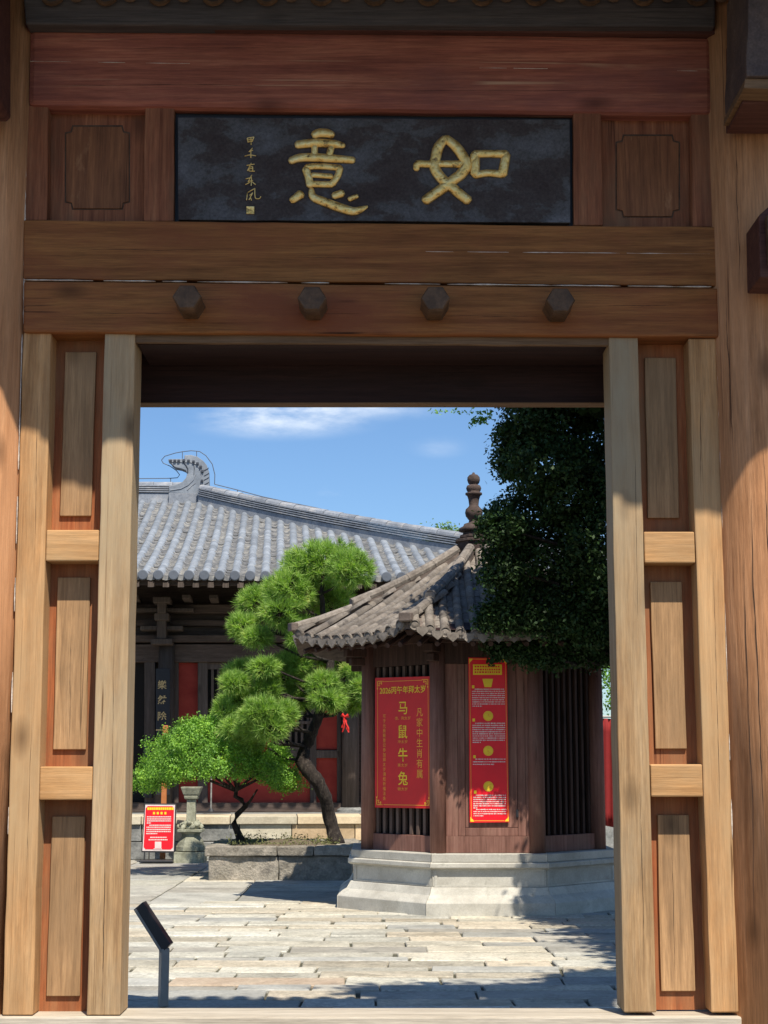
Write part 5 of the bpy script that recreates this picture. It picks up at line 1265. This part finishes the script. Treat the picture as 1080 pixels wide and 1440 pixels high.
# --- big dark tree on the right, its unseen upper crown shaped to cast shade
big = thing('evergreen_tree', (3.15, 6.6, 0), 'big dense dark evergreen whose crown hangs over the right side of the pavilion', 'tree')
q = MB()
q.tube([(3.15, 6.6, -.1), (3.1, 6.65, 1.2), (3.2, 6.8, 2.6), (3.05, 6.9, 4.2), (3.1, 6.6, 6.0), (3.2, 6.3, 7.4)], [.26, .2, .18, .16, .12, .06], 14)
vis = [(765, 600, 70, 42), (735, 620, 45, 34), (775, 655, 75, 45), (718, 648, 26, 24), (810, 700, 75, 50), (742, 728, 62, 36), (705, 742, 32, 24), (760, 790, 72, 48), (708, 800, 34, 36), (770, 850, 74, 36), (712, 860, 30, 24),
       (810, 900, 60, 24), (840, 770, 60, 80), (840, 640, 60, 70), (752, 900, 46, 18), (840, 850, 60, 60), (800, 560, 110, 30), (705, 902, 24, 16), (735, 866, 46, 22), (790, 868, 60, 26), (845, 905, 40, 32), (690, 868, 16, 16), (745, 915, 40, 16), (790, 915, 50, 22)]
pos = []; nr = []
for i, (px, py, rx, ry) in enumerate(vis):
    Yc = (8.7 + [.0, .2, -.2, .25][i % 4]) if py < 840 else (8.84 if py < 893 else 9.16); c, r = pxc(px, py, rx, ry, Yc, max(rx, ry) * (.9 if py < 840 else (.16 if py < 893 else .12)))
    a, b_ = clump_points(c, r, int(rx * ry * 1.5) + 1100, int(rx * ry * .05) + 40, .05, .35); pos.append(a); nr.append(b_)
    e = Vector(c); s_ = e.lerp(Vector((3.1, 8.9, c[2] - .5)), .3); q.tube([s_, e], [.02, .008], 5)
# dangling sprigs over the top of the banner
for (px, py) in ((688, 905), (700, 922), (712, 915), (730, 925), (745, 932), (762, 930), (690, 925), (780, 935), (720, 900)):
    c, r = pxc(px, py, 9, 12, 9.1); a, b_ = clump_points(c, r, 70, 12, .02, .1); pos.append(a); nr.append(b_)
pos = np.concatenate(pos); nr = np.concatenate(nr)
arr_mesh('crown', leaf_quads(pos, nr, .05, .55), 4, M['darkleaf'], big)
up = [(1.95, 8.5, 5.6, .85, .7, .5), (2.3, 7.9, 6.3, .9, .9, .7), (3.1, 8.1, 6.2, 1.0, 1.0, 1.0), (2.7, 7.2, 7.2, 1.0, 1.0, .8), (3.97, 6.3, 5.6, 1.0, 1.2, 1.0), (3.92, 5.0, 5.2, .95, 1.1, .8), (3.82, 3.8, 5.2, .8, .9, .7),  # out-of-view leaf clumps, placed for the shade they cast
      (3.87, 2.7, 5.2, .8, .9, .7), (3.92, 1.6, 5.6, .9, .9, .7), (3.25, 7.6, 4.3, .75, 1.0, 1.1), (3.2, 8.2, 3.2, .62, .7, .8), (3.15, 8.9, 2.2, .5, .7, .9), (3.2, 8.4, 1.4, .5, .6, .8), (3.15, 6.7, 4.6, .6, .8, .8), (3.6, 6.0, 3.6, .7, .8, .9), (3.82, 4.4, 4.0, .7, 1.0, .8), (3.92, 3.0, 4.2, .7, .9, .7), (3.3, 8.4, 3.4, .6, .7, 1.0),
      (2.7, .28, 6.6, .8, .2, .2), (1.95, .3, 6.55, .6, .18, .12), (3.3, .9, 6.3, .6, .5, .35)]
pos = []; nr = []
for (x, yy, z, a_, b_, c_) in up:
    a, n_ = clump_points((x, yy, z), (a_, b_, c_), int(8200 * a_ * (b_ + .3)), 220, .11, .2); pos.append(a); nr.append(n_)
for path, r0 in (([(3.2, 6.4, 4.6), (3.6, 4.6, 5.1), (3.7, 2.6, 5.4), (3.4, 1.2, 6.1), (2.4, .5, 6.55)], .12), ([(3.1, 6.7, 5.0), (2.8, 7.4, 5.9), (2.3, 8.1, 6.2)], .09), ([(3.1, 6.7, 5.4), (3.7, 6.2, 5.8)], .07), ([(3.15, 6.8, 4.0), (3.0, 7.8, 4.6), (2.8, 8.6, 4.8)], .08)):
    q.tube(path, [r0 * (1 - .8 * i / (len(path) - 1)) for i in range(len(path))], 8)
arr_mesh('shade_crown', leaf_quads(np.concatenate(pos), np.concatenate(nr), .13, .62), 4, M['darkleaf'], big)
q.build('trunk', M['bark'], big, smooth=True)
# light sprig reaching in below the lintel
spg = []; sn = []
for base, tipp in (((690, 580), (602, 578)), ((690, 585), (662, 598)), ((684, 590), (664, 592))):
    a = np.array(at(*base, 8.6)); b_ = np.array(at(*tipp, 8.6)); t = rng.uniform(0, 1, 70)[:, None]
    spg.append(a + (b_ - a) * t + rng.normal(0, .018, (70, 3))); sn.append(unit(rng.normal(size=(70, 3))))
    
arr_mesh('sprig', leaf_quads(np.concatenate(spg), np.concatenate(sn), .045, .5), 4, M['elm'], big)

# --- trees beyond the hall and the greenery right of the pavilion
def simple_tree(name, base, h, clumps, label, n, ls, mt, group=None):
    t = thing(name, base, label, 'tree', group); b = Vector(base)
    q = MB().tube([b, b + Vector((.1, 0, h * .45)), b + Vector((-.1, .1, h * .85))], [.2, .14, .05], 8)
    ps, ns_ = [], []
    for (x, yy, z, a_, b_, c_) in clumps:
        a, n_ = clump_points((x, yy, z), (a_, b_, c_), n, max(30, n // 40), ls * 1.3, .4); ps.append(a); ns_.append(n_)
        q.tube([b + Vector((0, 0, h * .4)), (b + Vector((0, 0, h * .4))).lerp(Vector((x, yy, z)), .6), (x, yy, z)], [.08, .05, .02], 5)
    q.build('trunk', M['bark'], t, smooth=True)
    arr_mesh('crown', leaf_quads(np.concatenate(ps), np.concatenate(ns_), ls, .5), 4, mt, t)
a = at(627, 762, 33); m = 39.8 / FPX
simple_tree('broadleaf_tree', (a.x, 33, 0), 7, [(a.x, 33, a.z, 22 * m, 1, 16 * m), (a.x + .3, 33, a.z - .9, 1.2, 1, .8), (a.x - .3, 33, a.z - 1.2, 1, 1, .8)], 'pale green treetop showing above the hip ridge of the hall', 2600, .10, M['farleaf'])
a = at(692, 752, 31)
simple_tree('broadleaf_tree', (a.x, 31, 0), 7, [(a.x, 31, a.z, 20 * m, .8, 22 * m), (a.x + .6, 31, a.z - .9, 1.2, 1, 1.0)], 'pale green treetop directly behind the pavilion finial', 2600, .10, M['farleaf'])
a = at(858, 960, 14.5)
simple_tree('broadleaf_tree', (a.x + .7, 14.8, 0), 3.2, [(a.x + .25, 14.6, 2.9, .5, .5, .8), (a.x + .6, 14.8, 1.8, .6, .5, .8), (a.x + .9, 15, 3.4, .9, .6, .8)], 'leafy young tree in the gap between the pavilion and the right jamb', 4500, .06, M['elm'])
YB = 13.6
bn = thing('cloth_banner', at(856, 1165, YB), 'hanging red cloth in the narrow gap right of the pavilion', 'banner')
pb = [at(x, y_, YB) for x, y_ in ((845, 1010), (885, 1012), (885, 1168), (846, 1160))]
mb = MB(); n = 14
for i in range(n + 1):
    for j in range(9):
        p = pb[0].lerp(pb[1], i / n).lerp(pb[3].lerp(pb[2], i / n), j / 8); mb.v.append((p.x, p.y + .03 * math.sin(i * 1.9), p.z))
for i in range(n):
    for j in range(8): a = i * 9 + j; mb.f.append((a, a + 1, a + 10, a + 9))
c_ = mb.build('cloth', M['darkcloth'], bn, smooth=True); s_ = c_.modifiers.new('solid', 'SOLIDIFY'); s_.thickness = .006
MB().tube([(pb[0].x - .1, YB, pb[0].z + .02), (pb[1].x + .15, YB, pb[0].z + .02)], .015, 6).build('rod', M['black'], bn)
MB().tube([(pb[1].x + .1, YB, pb[0].z + .05), (pb[1].x + .1, YB, -.02)], .02, 6).build('stand', M['black'], bn)
